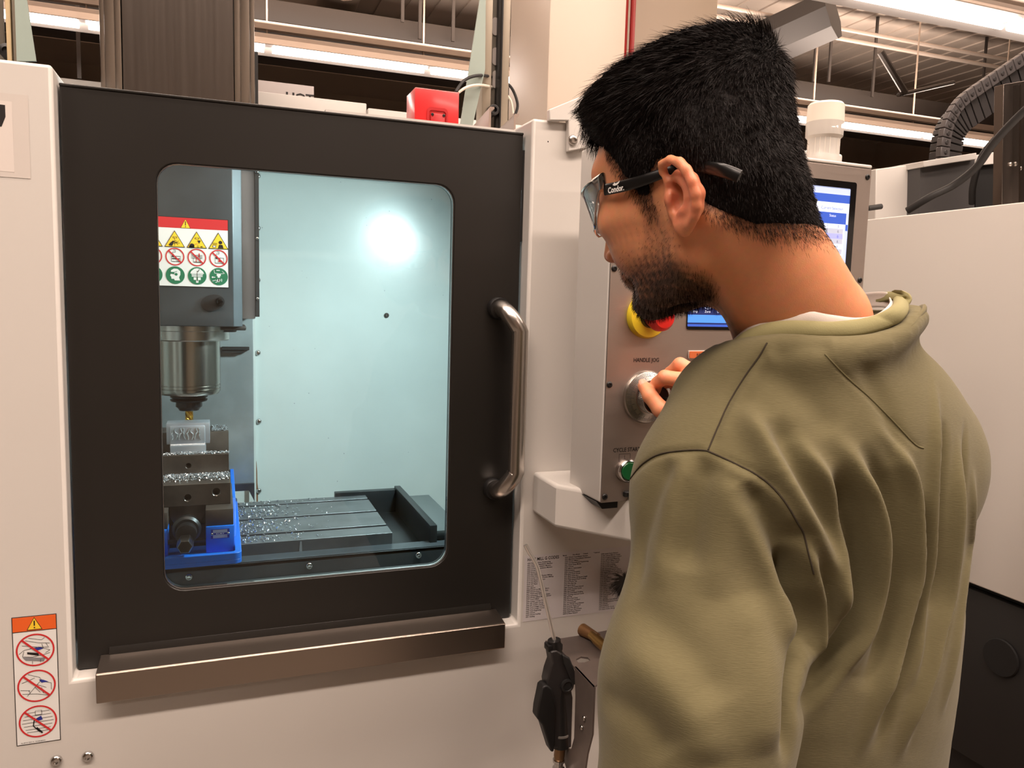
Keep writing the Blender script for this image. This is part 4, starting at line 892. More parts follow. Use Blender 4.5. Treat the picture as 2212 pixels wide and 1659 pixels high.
# black hose
b = MB(); b.tube(smooth_path([aY(1960, 455, 1.90), aY(2010, 425, 1.84), aY(2060, 400, 1.80), aY(2110, 360, 1.74), aY(2150, 305, 1.68), aY(2212, 240, 1.60), aY(2300, 165, 1.5)], 8), .011, 14); tag(b.build('hose', BLACKR), 'thick black hose sweeping up from the panel edge to the right edge', 'hose')
b = MB(); b.tube(smooth_path([aY(2100, 440, 1.86), aY(2102, 400, 1.84), aY(2120, 340, 1.80), aY(2150, 300, 1.78)], 8), .010, 12); tag(b.build('hose', BLACKR), 'second black hose dropping behind the neighbouring panel in a tight bend', 'hose')
b = MB(); b.prism([xz(1655, 10, 3.0), xz(1660, 10, 3.0), xz(1660, 12, 3.0), xz(1655, 12, 3.0)], XZ, 3, 3.001); b.bm.free()
# orange brown pallet at the lower right
wd = mat('orange_wood', (160, 96, 36), .7, var=(14, .35), bump=(50, .4, .004), scl=(1, 3, 1))
pl = thing('pallet', 'worn orange brown wooden duckboard on the floor at the lower right', 'duckboard', (XN - .1, .9, 0))
for k in range(7):
    b = MB(); x = XN - .62 + k * .105; b.box(x, x + .095, .62, 1.15, .09, .112, .003); b.build('board', wd, pl)
for y in (.66, .86, 1.06):
    b = MB(); b.box(XN - .62, XN + .11, y, y + .06, 0, .09, .003); b.build('bearer', wd, pl)
# ================================================================ air gun and its bracket below the chart
gb = thing('gun_bracket', 'bare grey steel bracket with slotted top holding the air gun', 'bracket', (.63, 1.13, .93))
BRK = mat('bare_bracket', (122, 110, 104), .42, .5, var=(20, .12))
zb_ = .975
TP = [tuple(aZ(px, py, zb_)[:2]) for px, py in ((1178, 1384), (1256, 1372), (1330, 1358), (1380, 1400), (1345, 1420), (1283, 1485), (1240, 1440), (1200, 1400))]
b = MB()
sl1 = [tuple(aZ(px, py, zb_)[:2]) for px, py in ((1244, 1424), (1255, 1418), (1270, 1420), (1276, 1426), (1262, 1431), (1249, 1431))]
b.plate([tuple(map(float, p)) for p in TP], [[tuple(map(float, p)) for p in sl1]], lambda u, v, d: (u, v, d), zb_ - .003, zb_); b.build('top_plate', BRK, gb)
p0 = np.array(aZ(1241, 1440, zb_)); p1 = np.array(aZ(1283, 1485, zb_)); 
f_ = lambda s, z: tuple((p0 + (p1 - p0) * s)[:2]) + (z,)
b = MB(); A = [f_(0, zb_), f_(1, zb_), f_(1.0, .90), f_(.8, .86), f_(.66, .805), f_(.20, .785), f_(-.2, .79), f_(-.6, .815), f_(-.55, .82), f_(-.02, .835), f_(.12, .86), f_(.10, .93)]
nn = np.cross(p1 - p0, [0, 0, 1]); nn = nn / np.linalg.norm(nn) * .003
va = [b.bm.verts.new(p) for p in A]; vb = [b.bm.verts.new(tuple(np.array(p) - nn)) for p in A]; n_ = len(A)
b.bm.faces.new(va); b.bm.faces.new(vb[::-1]); [b.bm.faces.new((va[i], vb[i], vb[(i + 1) % n_], va[(i + 1) % n_])) for i in range(n_)]
b.build('side_flange', BRK, gb)
for s_, z in ((.62, .912), (.52, .893)): screw('rivet', tuple(np.array(f_(s_, z)) + nn * .2), .004, .003, gb, SATIN, tuple(nn / np.linalg.norm(nn)))
# brass fitting lying on the bracket
b = MB(); a0, a1 = Vector(aZ(1278, 1372, .992)), Vector(aZ(1312, 1402, .992)); b.tube([a0, a0.lerp(a1, .3), a0.lerp(a1, .32), a1], [.0075, .0075, .009, .009], 16); bf = b.build('brass_fitting', mat('brass', (196, 160, 96), .3, 1.0)); tag(bf, 'round brass hose fitting lying on the steel bracket beside the sleeve', 'fitting')
b = MB(); b.tube([Vector(aZ(1258, 1360, .985)), Vector(aZ(1290, 1378, .985))], [.011, .008], 14); tag(b.build('brass_elbow', mat('dull_brass', (132, 96, 60), .5, .5)), 'dull brown elbow fitting behind the brass one on the bracket', 'fitting')
# air gun
GY = 1.095
gn = thing('air_gun', 'black hand air gun with a long bent steel nozzle in front of the beige panel', 'air gun', tuple(aY(1200, 1500, GY)))
def gp_(px, py, dy=0.0): return Vector(aY(px, py, GY + dy))
b = MB(); b.tube([gp_(1135, 1177, .03), gp_(1142, 1191, .028), gp_(1157, 1216, .022), gp_(1162, 1228, .02), gp_(1170, 1262, .018), gp_(1199, 1390, 0)], .0033, 12); b.build('nozzle', mat('bright_nozzle', (236, 232, 228), .28, .85), gn)
b = MB(); b.tube([gp_(1197, 1382), gp_(1199, 1404), gp_(1202, 1420)], [.0105, .0105, .012], 14); b.build('nozzle_collar', BLACKP, gn)
b = MB(); b.box(gp_(1180, 1396).x, gp_(1212, 1396).x, GY - .008, GY + .010, gp_(1196, 1403).z, gp_(1196, 1389).z, .002); b.build('collar_block', BLACKP, gn)
prof_ = [(1183, 1402), (1196, 1398), (1222, 1415), (1232, 1440), (1241, 1468), (1238, 1470), (1226, 1474), (1231, 1500), (1228, 1607), (1190, 1607), (1190, 1545), (1178, 1490), (1175, 1468), (1180, 1445), (1187, 1425)]
b = MB(); b.prism([tuple(gp_(x, y))[::2] for x, y in prof_], XZ, GY - .0125, GY + .0125); b.build('body', mat('gun_body', (42, 39, 39), .4), gn, .004, 3)
b = MB(); b.prism([tuple(gp_(x, y))[::2] for x, y in ((1206, 1405), (1222, 1412), (1230, 1432), (1241, 1468), (1228, 1470), (1210, 1425))], XZ, GY - .017, GY - .010); b.build('guard_rib', BLACKR, gn, .002)
b = MB(); b.tube([gp_(1208, 1475), gp_(1210, 1540), gp_(1211, 1610)], [.0125, .0142, .0150], 20); b.build('grip', BLACKP, gn)
b = MB(); c_ = gp_(1210, 1583); b.lathe([(.0154, -.002), (.0157, 0), (.0154, .002)], tuple(c_), 'Z', 24); b.build('grip_band', mat('band_grey', (120, 116, 112), .4), gn)
b = MB(); c_ = gp_(1224, 1480, -.012); b.lathe([(.011, 0), (.011, -.004), (.008, -.005), (.0072, -.003), (0, -.003)], tuple(c_), 'Y', 24); b.build('pivot', BLACKR, gn)
b = MB(); b.prism([tuple(gp_(x, y))[::2] for x, y in ((1174, 1470), (1184, 1478), (1192, 1520), (1190, 1590), (1187, 1612), (1181, 1612), (1163, 1555), (1151, 1540), (1153, 1520), (1162, 1476), (1168, 1470))], XZ, GY - .018, GY + .004); b.build('trigger', mat('trigger_black', (20, 18, 18), .55), gn, .003, 3)
b = MB(); b.tube([gp_(1211, 1608), gp_(1208, 1632), gp_(1208, 1640)], [.009, .009, .008], 16); b.build('brass_coupling', mat('gun_brass', (140, 110, 80), .35, .8), gn)
b = MB(); b.lathe([(.0098, 0), (.0098, -.004), (.0075, -.006), (.0075, -.012), (.0100, -.014), (.0095, -.04)], tuple(gp_(1207, 1640)), 'Z', 24); b.build('quick_coupler', CHROME, gn)
b = MB(); g0 = gp_(1206, 1665); b.tube(smooth_path([tuple(g0), (g0.x, g0.y, g0.z - .25), (g0.x + .05, g0.y + .02, g0.z - .5), (g0.x + .2, g0.y + .03, .02), (g0.x + .5, g0.y, .012)], 8), .007, 10); tag(b.build('air_hose', BLACKR), 'black air hose hanging from the air gun below the frame', 'hose')
# brush: dark bristle tuft beside the sleeve on the chart
br = thing('brush', 'dark bristle brush sticking out from behind the sleeve in front of the chart', 'brush', tuple(aY(1345, 1255, 1.20)))
b = MB(); c0 = Vector(aY(1352, 1255, 1.195)); rr_ = random.Random(4)
for i in range(320):
    a = rr_.uniform(PI * .45, PI * 1.5); e = rr_.uniform(-.6, .6); L = rr_.uniform(.014, .036) * (1.0 if a > PI * .75 else .7)
    dv = Vector((math.cos(a), -.3 * abs(e), math.sin(a) * .95)); p1_ = c0 + dv * L; b.tube([c0 + dv * .004, c0 + dv * L * .6, p1_ + Vector((0, 0, -.004))], [.0007, .0006, .0002], 3)
b.build('bristles', mat('bristle', (46, 42, 42), .5), br)['kind'] = 'stuff'
b = MB(); b.tube([c0, c0 + Vector((.12, .0, -.05))], .006, 12); b.build('handle', BLACKP, br)
# ================================================================ the man at the control
# signed-distance sculpting kit
f32 = np.float32
def smin(a, b, k):
    h = np.clip(.5 + .5 * (b - a) / k, 0, 1); return b + (a - b) * h - k * h * (1 - h)
def smax(a, b, k): return -smin(-a, -b, k)
def s_ell(P, c, r, B=None):
    d = [P[i] - f32(c[i]) for i in range(3)]
    if B is not None: d = [d[0] * f32(B[j][0]) + d[1] * f32(B[j][1]) + d[2] * f32(B[j][2]) for j in range(3)]
    k0 = np.sqrt(sum((d[i] / f32(r[i])) ** 2 for i in range(3))); k1 = np.sqrt(sum((d[i] / f32(r[i] ** 2)) ** 2 for i in range(3))) + f32(1e-6)
    return k0 * (k0 - 1) / k1
def s_cap(P, a, b, ra, rb=None):
    rb = ra if rb is None else rb; ab = [b[i] - a[i] for i in range(3)]; L = sum(x * x for x in ab) + 1e-12
    t = np.clip(sum((P[i] - f32(a[i])) * f32(ab[i]) for i in range(3)) / f32(L), 0, 1)
    return np.sqrt(sum((P[i] - f32(a[i]) - t * f32(ab[i])) ** 2 for i in range(3))) - (f32(ra) + t * f32(rb - ra))
def s_chain(P, pts, rad, k=.004):
    d = None
    for i in range(len(pts) - 1):
        e = s_cap(P, pts[i], pts[i + 1], rad[i], rad[i + 1]); d = e if d is None else smin(d, e, k)
    return d
def grid(lo, hi, h):
    n = [int(math.ceil((hi[i] - lo[i]) / h)) + 1 for i in range(3)]
    ax = [(lo[i] + h * np.arange(n[i])).astype(f32) for i in range(3)]
    return [ax[0][:, None, None], ax[1][None, :, None], ax[2][None, None, :]], n
def surfnet(V, lo, h):
    s = V < 0; n = V.shape
    c = [s[i:n[0] - 1 + i, j:n[1] - 1 + j, k:n[2] - 1 + k] for i in (0, 1) for j in (0, 1) for k in (0, 1)]
    any_ = c[0].copy(); all_ = c[0].copy()
    for q in c[1:]: any_ |= q; all_ &= q
    act = any_ & ~all_; ii = np.argwhere(act); idx = np.full(act.shape, -1, np.int32); idx[act] = np.arange(len(ii))
    pos = np.zeros((len(ii), 3)); cnt = np.zeros(len(ii))
    for ax in range(3):
        o = [a for a in range(3) if a != ax]
        for p in (0, 1):
            for q in (0, 1):
                A = ii.copy(); A[:, o[0]] += p; A[:, o[1]] += q; B_ = A.copy(); B_[:, ax] += 1
                va = V[tuple(A.T)].astype(float); vb = V[tuple(B_.T)].astype(float); m = (va < 0) != (vb < 0)
                t = np.where(m, va / np.where(m, va - vb, 1), 0); pt = A.astype(float); pt[:, ax] += t
                pos += pt * m[:, None]; cnt += m
    pos = pos / cnt[:, None] * h + np.array(lo)
    F_ = []
    for ax in range(3):
        o = [a for a in range(3) if a != ax]; sl = [slice(None)] * 3; sr = [slice(None)] * 3
        sl[ax] = slice(0, n[ax] - 1); sr[ax] = slice(1, n[ax]); d = s[tuple(sl)] != s[tuple(sr)]
        e = np.argwhere(d); e = e[(e[:, o[0]] > 0) & (e[:, o[1]] > 0) & (e[:, o[0]] < n[o[0]] - 1) & (e[:, o[1]] < n[o[1]] - 1)]
        def g(a, b_): q = e.copy(); q[:, o[0]] -= a; q[:, o[1]] -= b_; return idx[tuple(q.T)]
        Q = np.stack([g(1, 1), g(0, 1), g(0, 0), g(1, 0)], 1); ins = s[tuple(e.T)]
        flip = ins if ax != 1 else ~ins
        Q[~flip] = Q[~flip][:, ::-1]; F_.append(Q)
    F_ = np.concatenate(F_); return pos, F_[(F_ >= 0).all(1)]
def mesh_np(name, V, Fq, m, parent=None, smooth=True):
    me = bpy.data.meshes.new(name); V = np.asarray(V, np.float32); Fq = np.asarray(Fq, np.int32); k = Fq.shape[1]
    me.vertices.add(len(V)); me.vertices.foreach_set('co', V.ravel()); me.loops.add(Fq.size); me.loops.foreach_set('vertex_index', Fq.ravel())
    me.polygons.add(len(Fq)); me.polygons.foreach_set('loop_start', np.arange(0, Fq.size, k, dtype=np.int32)); me.polygons.foreach_set('loop_total', np.full(len(Fq), k, np.int32))
    if smooth: me.polygons.foreach_set('use_smooth', np.ones(len(Fq), bool))
    me.update(calc_edges=True)
    for mm in (m if isinstance(m, list) else [m]): me.materials.append(mm)
    o = bpy.data.objects.new(name, me); COL.objects.link(o)
    if parent is not None: setparent(o, parent)
    return o
def laplace(V, Fq, it=1, lam=.5):
    a = np.concatenate([Fq[:, 0], Fq[:, 1], Fq[:, 2], Fq[:, 3]]); b_ = np.concatenate([Fq[:, 1], Fq[:, 2], Fq[:, 3], Fq[:, 0]])
    for _ in range(it):
        S = np.zeros_like(V); c = np.bincount(a, minlength=len(V)) + np.bincount(b_, minlength=len(V))
        for d in range(3): S[:, d] = np.bincount(a, V[b_, d], len(V)) + np.bincount(b_, V[a, d], len(V))
        V = V + lam * (S / np.maximum(c, 1)[:, None] - V)
    return V
def vnormals(V, Fq):
    n = np.cross(V[Fq[:, 2]] - V[Fq[:, 0]], V[Fq[:, 3]] - V[Fq[:, 1]]); N = np.zeros_like(V)
    for k in range(4):
        for d in range(3): N[:, d] += np.bincount(Fq[:, k], n[:, d], len(V))
    return N / (np.linalg.norm(N, axis=1)[:, None] + 1e-12)
def subdivide(V, Fq):
    E_ = np.sort(np.concatenate([Fq[:, [0, 1]], Fq[:, [1, 2]], Fq[:, [2, 3]], Fq[:, [3, 0]]]), 1); u, inv = np.unique(E_[:, 0].astype(np.int64) * len(V) + E_[:, 1], return_inverse=True)
    ea, eb = u // len(V), u % len(V); M_ = (V[ea] + V[eb]) / 2; C_c = V[Fq].mean(1); nf = len(Fq); nv = len(V); e = inv.reshape(4, nf) + nv; c = np.arange(nf) + nv + len(u)
    F2 = np.concatenate([np.stack([Fq[:, k], e[k], c, e[(k + 3) % 4]], 1) for k in range(4)]); return np.concatenate([V, M_, C_c]), F2
def vnoise(P, sc, seed=0, oct=3):
    r_ = np.random.default_rng(seed); out = np.zeros(len(P)); amp = 1.
    for o in range(oct):
        for _ in range(5):
            k = r_.normal(size=3); k = k / np.linalg.norm(k) * sc * 2 ** o; out += amp * np.sin(P @ k + r_.uniform(0, 6.28))
        amp *= .5
    return out / 5

# --- head frame: forward, left, up
HY, HP, HR = R(-28.), R(-22.), R(2.)
fw = np.array([math.sin(HY) * math.cos(HP), math.cos(HY) * math.cos(HP), math.sin(HP)])
lf = nrm(np.cross([0, 0, 1], fw)); up = np.cross(fw, lf)
lf, up = lf * math.cos(HR) + up * math.sin(HR), up * math.cos(HR) - lf * math.sin(HR)
HB = np.stack([fw, lf, up], 1)                      # world = HO + HB @ (f, l, u)
EAR = np.array([-.012, .076, -.016])
HO = aD(1463, 436, .672) - HB @ EAR
def h2w(p): return np.asarray(p) @ HB.T + HO
def w2h(p): return (np.asarray(p) - HO) @ HB
def hl(px, py, l):          # sight line met with the head-frame plane at distance l to the left
    r = HB.T @ ray(px, py); o = HB.T @ (CAM - HO); t = (l - o[1]) / r[1]; return o + r * t
# --- torso frame
BY = R(-7.)
bf = np.array([math.sin(BY), math.cos(BY), 0]); bl = np.array([-math.cos(BY), math.sin(BY), 0])
NB = aD(1740, 717, .785)        # root of the neck
SHL = aD(1560, 1085, .735)      # left shoulder joint
SHR = SHL - bl * .272 + np.array([0, 0, .012]) + bf * .01
ELL = aD(1478, 1900, .665)
CH = (SHL + SHR) / 2 + bf * .0
print('neck', NB, 'SHL', SHL, 'SHR', SHR, 'head', HO, 'ELL', ELL)
HANDC = np.array(pp(jog[0], jog[1]))
WR = aD(1560, 850, 1.03); ELR = SHR + bl * .05 + bf * .20 + np.array([0, 0, -.20])

def warp(P):            # proportions of this head: tall crown, short back and chin
    f, l, u = P
    t = np.clip((f - .015) / .045, 0, 1); u = u - .016 * t * t * (3 - 2 * t) * np.clip((.09 - u) / .05, 0, 1)
    k = np.interp(u, [-.03, .09], [.70, .88]) if not hasattr(u, 'shape') or u.ndim == 1 else (.70 + .18 * np.clip((u + .03) / .12, 0, 1))
    return [np.where(f < -.01, (f + .01) / k - .01, f * 1.03 + .0003), l, np.where(u < -.016, (u + .016) / .84 - .016, (u + .016) / 1.32 - .016)]
def head_sdf(P):
    """P in head frame"""
    P = [a.astype(np.float32) for a in warp(P)]
    Q = [P[0], np.abs(P[1]), P[2]]
    d = s_ell(P, (-.004, 0, .030), (.097, .078, .084))
    d = smin(d, s_ell(P, (-.045, 0, .010), (.055, .066, .062)), .03)
    d = smin(d, s_ell(P, (.040, 0, -.030), (.050, .056, .076)), .035)
    d = smin(d, s_chain(Q, [(-.008, .056, -.030), (.008, .053, -.066), (.062, .026, -.098), (.082, 0, -.102)], [.016, .015, .016, .017], .01), .028)
    d = smin(d, s_ell(P, (.084, 0, -.096), (.016, .020, .014)), .015)
    d = smin(d, s_cap(Q, (.082, .0, .034), (.070, .042, .030), .016, .013), .018)
    d = smin(d, s_ell(Q, (.058, .050, -.012), (.030, .017, .016)), .022)
    d = smin(d, s_ell(Q, (.050, .036, -.045), (.038, .026, .034)), .02)
    d = smax(d, -s_ell(Q, (.098, .031, .012), (.016, .017, .012)), .012)
    d = smin(d, s_ell(Q, (.080, .031, .012), (.0125, .0125, .0125)), .003)
    d = smin(d, s_cap(Q, (.071, .031, .0195), (.089, .031, .0205), .006, .004), .006)
    d = smin(d, s_chain(P, [(.088, 0, .026), (.100, 0, .002), (.113, 0, -.022)], [.009, .0085, .0105], .006), .012)
    d = smin(d, s_ell(Q, (.104, .0115, -.029), (.011, .0075, .0085)), .006)
    d = smax(d, -s_ell(Q, (.107, .0065, -.037), (.006, .0038, .005)), .003)
    d = smin(d, s_ell(P, (.088, 0, -.060), (.016, .027, .018)), .014)
    d = smin(d, s_cap(Q, (.103, 0, -.057), (.090, .023, -.062), .0045, .003), .005)
    d = smin(d, s_cap(Q, (.101, 0, -.067), (.090, .020, -.065), .0055, .003), .005)
    return d
nbh = w2h(NB); nb2 = w2h(NB + np.array([0, 0, -.10]) + bf * .01)
adh = w2h(SHL + np.array([0, 0, .035])); adr = w2h(SHR + np.array([0, 0, .035]))
def neck_sdf(P):
    d = s_chain(P, [(-.022, 0, -.020), tuple((np.array([-.026, 0, -.045]) + nbh) / 2 + np.array([-.002, 0, 0])), tuple(nbh)], [.052, .050, .049], .02)
    d = smin(d, s_cap(P, (-.040, 0, -.030), tuple(nbh + np.array([-.02, 0, .0])), .036, .036), .03)
    d = smin(d, s_cap(P, tuple(nbh), tuple(nb2), .049, .10), .03)
    for sg, sh in ((1, adh), (-1, adr)):
        d = smin(d, s_cap(P, tuple(nbh + np.array([-.02, sg * .035, .008])), tuple(nbh * .35 + sh * .65), .028, .028), .04)
        d = smin(d, s_cap(P, (-.030, sg * .058, -.040), tuple(nbh + np.array([.045, sg * .02, -.02])), .012, .012), .02)   # sternomastoid
    return d
# ear, traced on the plane it stands in and given its real relief
EA = R(24); e_s = np.array([-math.cos(EA), math.sin(EA), 0]); e_n = np.array([math.sin(EA), math.cos(EA), 0]); e_o = np.array([.004, .0735, -.015])
def earpt(zx, zy, w=0.0):       # zx, zy: pixels of the survey crop
    px, py = 1200 + zx / 3.318, 250 + zy / 3.318
    r = HB.T @ ray(px, py); o = HB.T @ (CAM - HO); t = np.dot(e_o - o, e_n) / np.dot(r, e_n); return tuple(o + r * t + e_n * w)
def ear_sdf(P, mirror=False):
    if mirror: P = [P[0], -P[1], P[2]]
    hx = [(815, 470, .001), (785, 400, .002), (795, 345, .004), (860, 318, .005), (925, 335, .005), (975, 390, .005), (1010, 470, .004), (1027, 560, .003), (1024, 650, .002), (1005, 720, .001), (965, 780, 0)]
    d = s_chain(P, [earpt(*q) for q in hx], [.0030, .0036, .0040, .0042, .0044, .0046, .0046, .0045, .0042, .0040, .0045], .002)
    plate = s_chain(P, [earpt(850, 430, -.004), earpt(930, 470, -.004), earpt(975, 560, -.004), earpt(965, 660, -.004), earpt(930, 760, -.002)], [.0055, .0075, .0075, .0075, .0065], .004)
    d = smin(d, plate, .004)
    d = smin(d, s_chain(P, [earpt(905, 425, .000), earpt(950, 500, .0015), earpt(962, 590, .0015), earpt(945, 665, .001)], [.0026, .0034, .0032, .0030], .002), .0035)
    d = smin(d, s_chain(P, [earpt(935, 680, .002), earpt(905, 700, .002)], [.0040, .0034]), .003)                # antitragus
    d = smin(d, s_ell(P, earpt(912, 790, -.001), (.0080, .0055, .0100)), .004)                                    # lobe
    d = smin(d, s_chain(P, [earpt(800, 500, -.003), earpt(820, 600, -.002), earpt(845, 700, -.003), earpt(880, 780, -.003)], [.005, .006, .006, .006]), .006)
    d = smin(d, s_chain(P, [earpt(838, 575, .002), earpt(842, 615, .002)], [.0042, .0042]), .003)                # tragus
    d = smax(d, -s_chain(P, [earpt(880, 575, .001), earpt(885, 620, .000), earpt(890, 660, .001)], [.0050, .0060, .0042]), .002)   # concha
    d = smax(d, -s_chain(P, [earpt(835, 415, .0035), earpt(870, 385, .004), earpt(905, 400, .004)], [.0034, .0042, .0030]), .002)       # triangular hollow
    d = smax(d, -s_chain(P, [earpt(850, 480, .003), earpt(900, 530, .004), earpt(925, 555, .003)], [.0022, .0026, .0018]), .0015)
    return d
HLO, HHI, HH = (-.150, -.115, -.235), (.135, .115, .122), .0019
G_, n_ = grid(HLO, HHI, HH)
Dh = head_sdf(G_); Dn = neck_sdf(G_)
Dbody = smin(Dh, Dn, .022)
def with_ear(D, lo, h, n, mirror):
    c = np.array(earpt(915, 590)) * (np.array([1, -1, 1]) if mirror else 1); a = np.floor((c - .042 - lo) / h).astype(int); b_ = a + int(.084 / h); a = np.maximum(a, 0); b_ = np.minimum(b_, n)
    sl = tuple(slice(a[i], b_[i]) for i in range(3)); P = [G_[0][sl[0]], G_[1][:, sl[1]], G_[2][:, :, sl[2]]]
    D[sl] = smin(D[sl], ear_sdf(P, mirror), .0035); return D
Dskin = with_ear(Dbody.copy(), np.array(HLO), HH, np.array(n_), False); Dskin = with_ear(Dskin, np.array(HLO), HH, np.array(n_), True)
# concha bored through to the skull side
Dskin = smax(Dskin, -s_chain(G_, [earpt(884, 590, .004), earpt(876, 590, -.014)], [.0042, .0034]), .0015)
Vs, Fs = surfnet(Dskin, HLO, HH); Vs = laplace(Vs, Fs, 1, .5)
HEADV = Vs.copy()
Vw = h2w(Vs)

# --- right hand on the jog knob, forearm behind it
def hp(px, py, d): return np.array(aD(px, py, d))
kd = float((MC @ (np.array(pp(jog[0], jog[1], -.022)) - CAM))[2]); print('knob depth', kd)
W0 = hp(1572, 868, kd - .035)
fing = {
 'thumb': ([W0 * .7 + hp(1450, 905, kd - .02) * .3, hp(1468, 902, kd - .030), hp(1427, 884, kd - .040), hp(1404, 855, kd - .034), hp(1390, 834, kd - .022)], [.016, .0145, .0122, .0108, .0086]),
 'index': ([hp(1500, 838, kd - .050), hp(1478, 822, kd - .052), hp(1436, 815, kd - .047), hp(1420, 827, kd - .026), hp(1416, 843, kd - .008)], [.013, .0118, .0102, .0090, .0078]),
 'middle': ([hp(1515, 825, kd - .046), hp(1502, 806, kd - .045), hp(1469, 788, kd - .034), hp(1448, 806, kd - .018), hp(1440, 828, kd - .004)], [.013, .0118, .0104, .0092, .0080]),
 'ring': ([hp(1530, 828, kd - .038), hp(1516, 812, kd - .032), hp(1488, 800, kd - .018), hp(1468, 820, kd - .008), hp(1458, 838, kd + .001)], [.0125, .0112, .0098, .0088, .0076]),
 'little': ([hp(1545, 838, kd - .030), hp(1532, 826, kd - .022), hp(1508, 820, kd - .008), hp(1490, 832, kd - .002), hp(1480, 846, kd + .002)], [.0115, .0100, .0088, .0078, .0068])}
allp = np.concatenate([np.array(v[0]) for v in fing.values()] + [[W0, WR]]); lo = allp.min(0) - .03; hi = allp.max(0) + .03
h_ = .0014; G2, n2 = grid(lo, hi, h_)
D2 = None
for nm, (p, r_) in fing.items():
    e = s_chain(G2, [tuple(map(float, q)) for q in p], r_, .003)
    k_ = .005 if nm != 'thumb' else .008
    D2 = e if D2 is None else smin(D2, e, k_)
pc = [hp(1500, 838, kd - .046), hp(1520, 832, kd - .042), hp(1538, 836, kd - .034)]
for q, r_ in zip(pc, (.016, .0165, .015)): D2 = smin(D2, s_cap(G2, tuple(map(float, q)), tuple(map(float, W0)), r_, .021), .010)
D2 = smin(D2, s_cap(G2, tuple(map(float, hp(1470, 893, kd - .030))), tuple(map(float, W0)), .017, .021), .012)
D2 = smin(D2, s_cap(G2, tuple(map(float, W0)), tuple(map(float, WR)), .024, .026), .015)
Vh, Fh = surfnet(D2, lo, h_); Vh = laplace(Vh, Fh, 2, .5)
# forearm continuing to the elbow under the sleeve
lo3 = np.minimum(WR, ELR) - .06; hi3 = np.maximum(WR, ELR) + .06; G3, _ = grid(lo3, hi3, .006)
V3, F3 = surfnet(smin(s_cap(G3, tuple(map(float, WR)), tuple(map(float, ELR)), .026, .045), s_ell(G3, tuple(map(float, ELR)), (.045, .045, .045)), .02), lo3, .006)
# skin colour and relief attributes
def beardmask(p):           # 0..1 in the head frame
    p = np.stack(warp(p.T), 1); f, l, u = p[:, 0], np.abs(p[:, 1]), p[:, 2]
    up_lim = np.interp(f, [-.03, .004, .022, .045, .07, .085, .10], [-.060, .020, .022, -.040, -.048, -.040, -.036])
    low = np.interp(f, [-.02, .0, .03, .09], [-.075, -.095, -.105, -.125])
    m = np.clip((up_lim - u) / .030, 0, 1) * np.clip((u - low) / .012 + 1, 0, 1) * np.clip((f + .006) / .020, 0, 1)
    return np.clip(m, 0, 1)
bm_ = beardmask(Vs); dk = np.clip((-.030 - Vs[:, 2]) / .060, 0, 1); rng2 = np.random.default_rng(3)
cheek = np.clip((Vs[:, 0] - .0) / .015, 0, 1) * np.clip((.008 - Vs[:, 2]) / .02, 0, 1) * (Vs[:, 2] > -.13)  # light stubble on the cheek, its tone also carrying painted shade
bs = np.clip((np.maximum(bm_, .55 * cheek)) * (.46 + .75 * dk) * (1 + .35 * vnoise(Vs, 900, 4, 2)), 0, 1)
ear_c = w2h(h2w(np.array([earpt(930, 560)])))[0]; ed = np.linalg.norm(Vs - ear_c, axis=1); earm = np.clip(1 - (ed - .018) / .02, 0, 1) * (Vs[:, 1] > .077)
nose = np.clip(1 - np.linalg.norm(Vs - np.array([.112, 0, -.022]), axis=1) / .025, 0, 1)
brow = np.clip(1 - np.abs(Vs[:, 2] - (.036 - 8 * (np.abs(Vs[:, 1]) - .03) ** 2)) / .006, 0, 1) * (np.abs(Vs[:, 1]) < .052) * (np.abs(Vs[:, 1]) > .010) * (Vs[:, 0] > .05)
allV = np.concatenate([Vw, Vh, V3]); allF = np.concatenate([Fs, Fh + len(Vw), F3 + len(Vw) + len(Vh)])
SKIN = bpy.data.materials.new('skin'); SKIN.use_nodes = True; nt = SKIN.node_tree; B_ = nt.nodes['Principled BSDF']
at = nt.nodes.new('ShaderNodeVertexColor'); at.layer_name = 'Col'
nz = nt.nodes.new('ShaderNodeTexNoise'); nz.inputs['Scale'].default_value = 140; nz.inputs['Detail'].default_value = 5
tcn = nt.nodes.new('ShaderNodeTexCoord'); nt.links.new(tcn.outputs['Object'], nz.inputs['Vector'])
mxn = nt.nodes.new('ShaderNodeMix'); mxn.data_type = 'RGBA'; mxn.blend_type = 'MULTIPLY'; mxn.inputs[0].default_value = .22
nt.links.new(at.outputs[0], mxn.inputs[6]); nt.links.new(nz.outputs['Color'], mxn.inputs[7]); 
sat = nt.nodes.new('ShaderNodeHueSaturation'); sat.inputs['Value'].default_value = 1.38; nt.links.new(mxn.outputs[2], sat.inputs['Color']); nt.links.new(sat.outputs[0], B_.inputs['Base Color'])
B_.inputs['Roughness'].default_value = .47; B_.inputs['Subsurface Weight'].default_value = .25; B_.inputs['Subsurface Radius'].default_value = (.012, .004, .002); B_.inputs['Subsurface Scale'].default_value = .6
bpn = nt.nodes.new('ShaderNodeBump'); bpn.inputs['Strength'].default_value = .22; bpn.inputs['Distance'].default_value = .0006
nz2 = nt.nodes.new('ShaderNodeTexNoise'); nz2.inputs['Scale'].default_value = 900; nt.links.new(tcn.outputs['Object'], nz2.inputs['Vector']); nt.links.new(nz2.outputs['Fac'], bpn.inputs['Height']); nt.links.new(bpn.outputs[0], B_.inputs['Normal'])
def lin(c): return np.array([(x / 12.92 if x <= .04045 else ((x + .055) / 1.055) ** 2.4) for x in [v / 255 for v in c]])
sk, rd, bd = lin((196, 132, 94)), lin((200, 112, 88)), lin((46, 32, 24))
col = np.tile(sk, (len(allV), 1)); n0 = len(Vw)
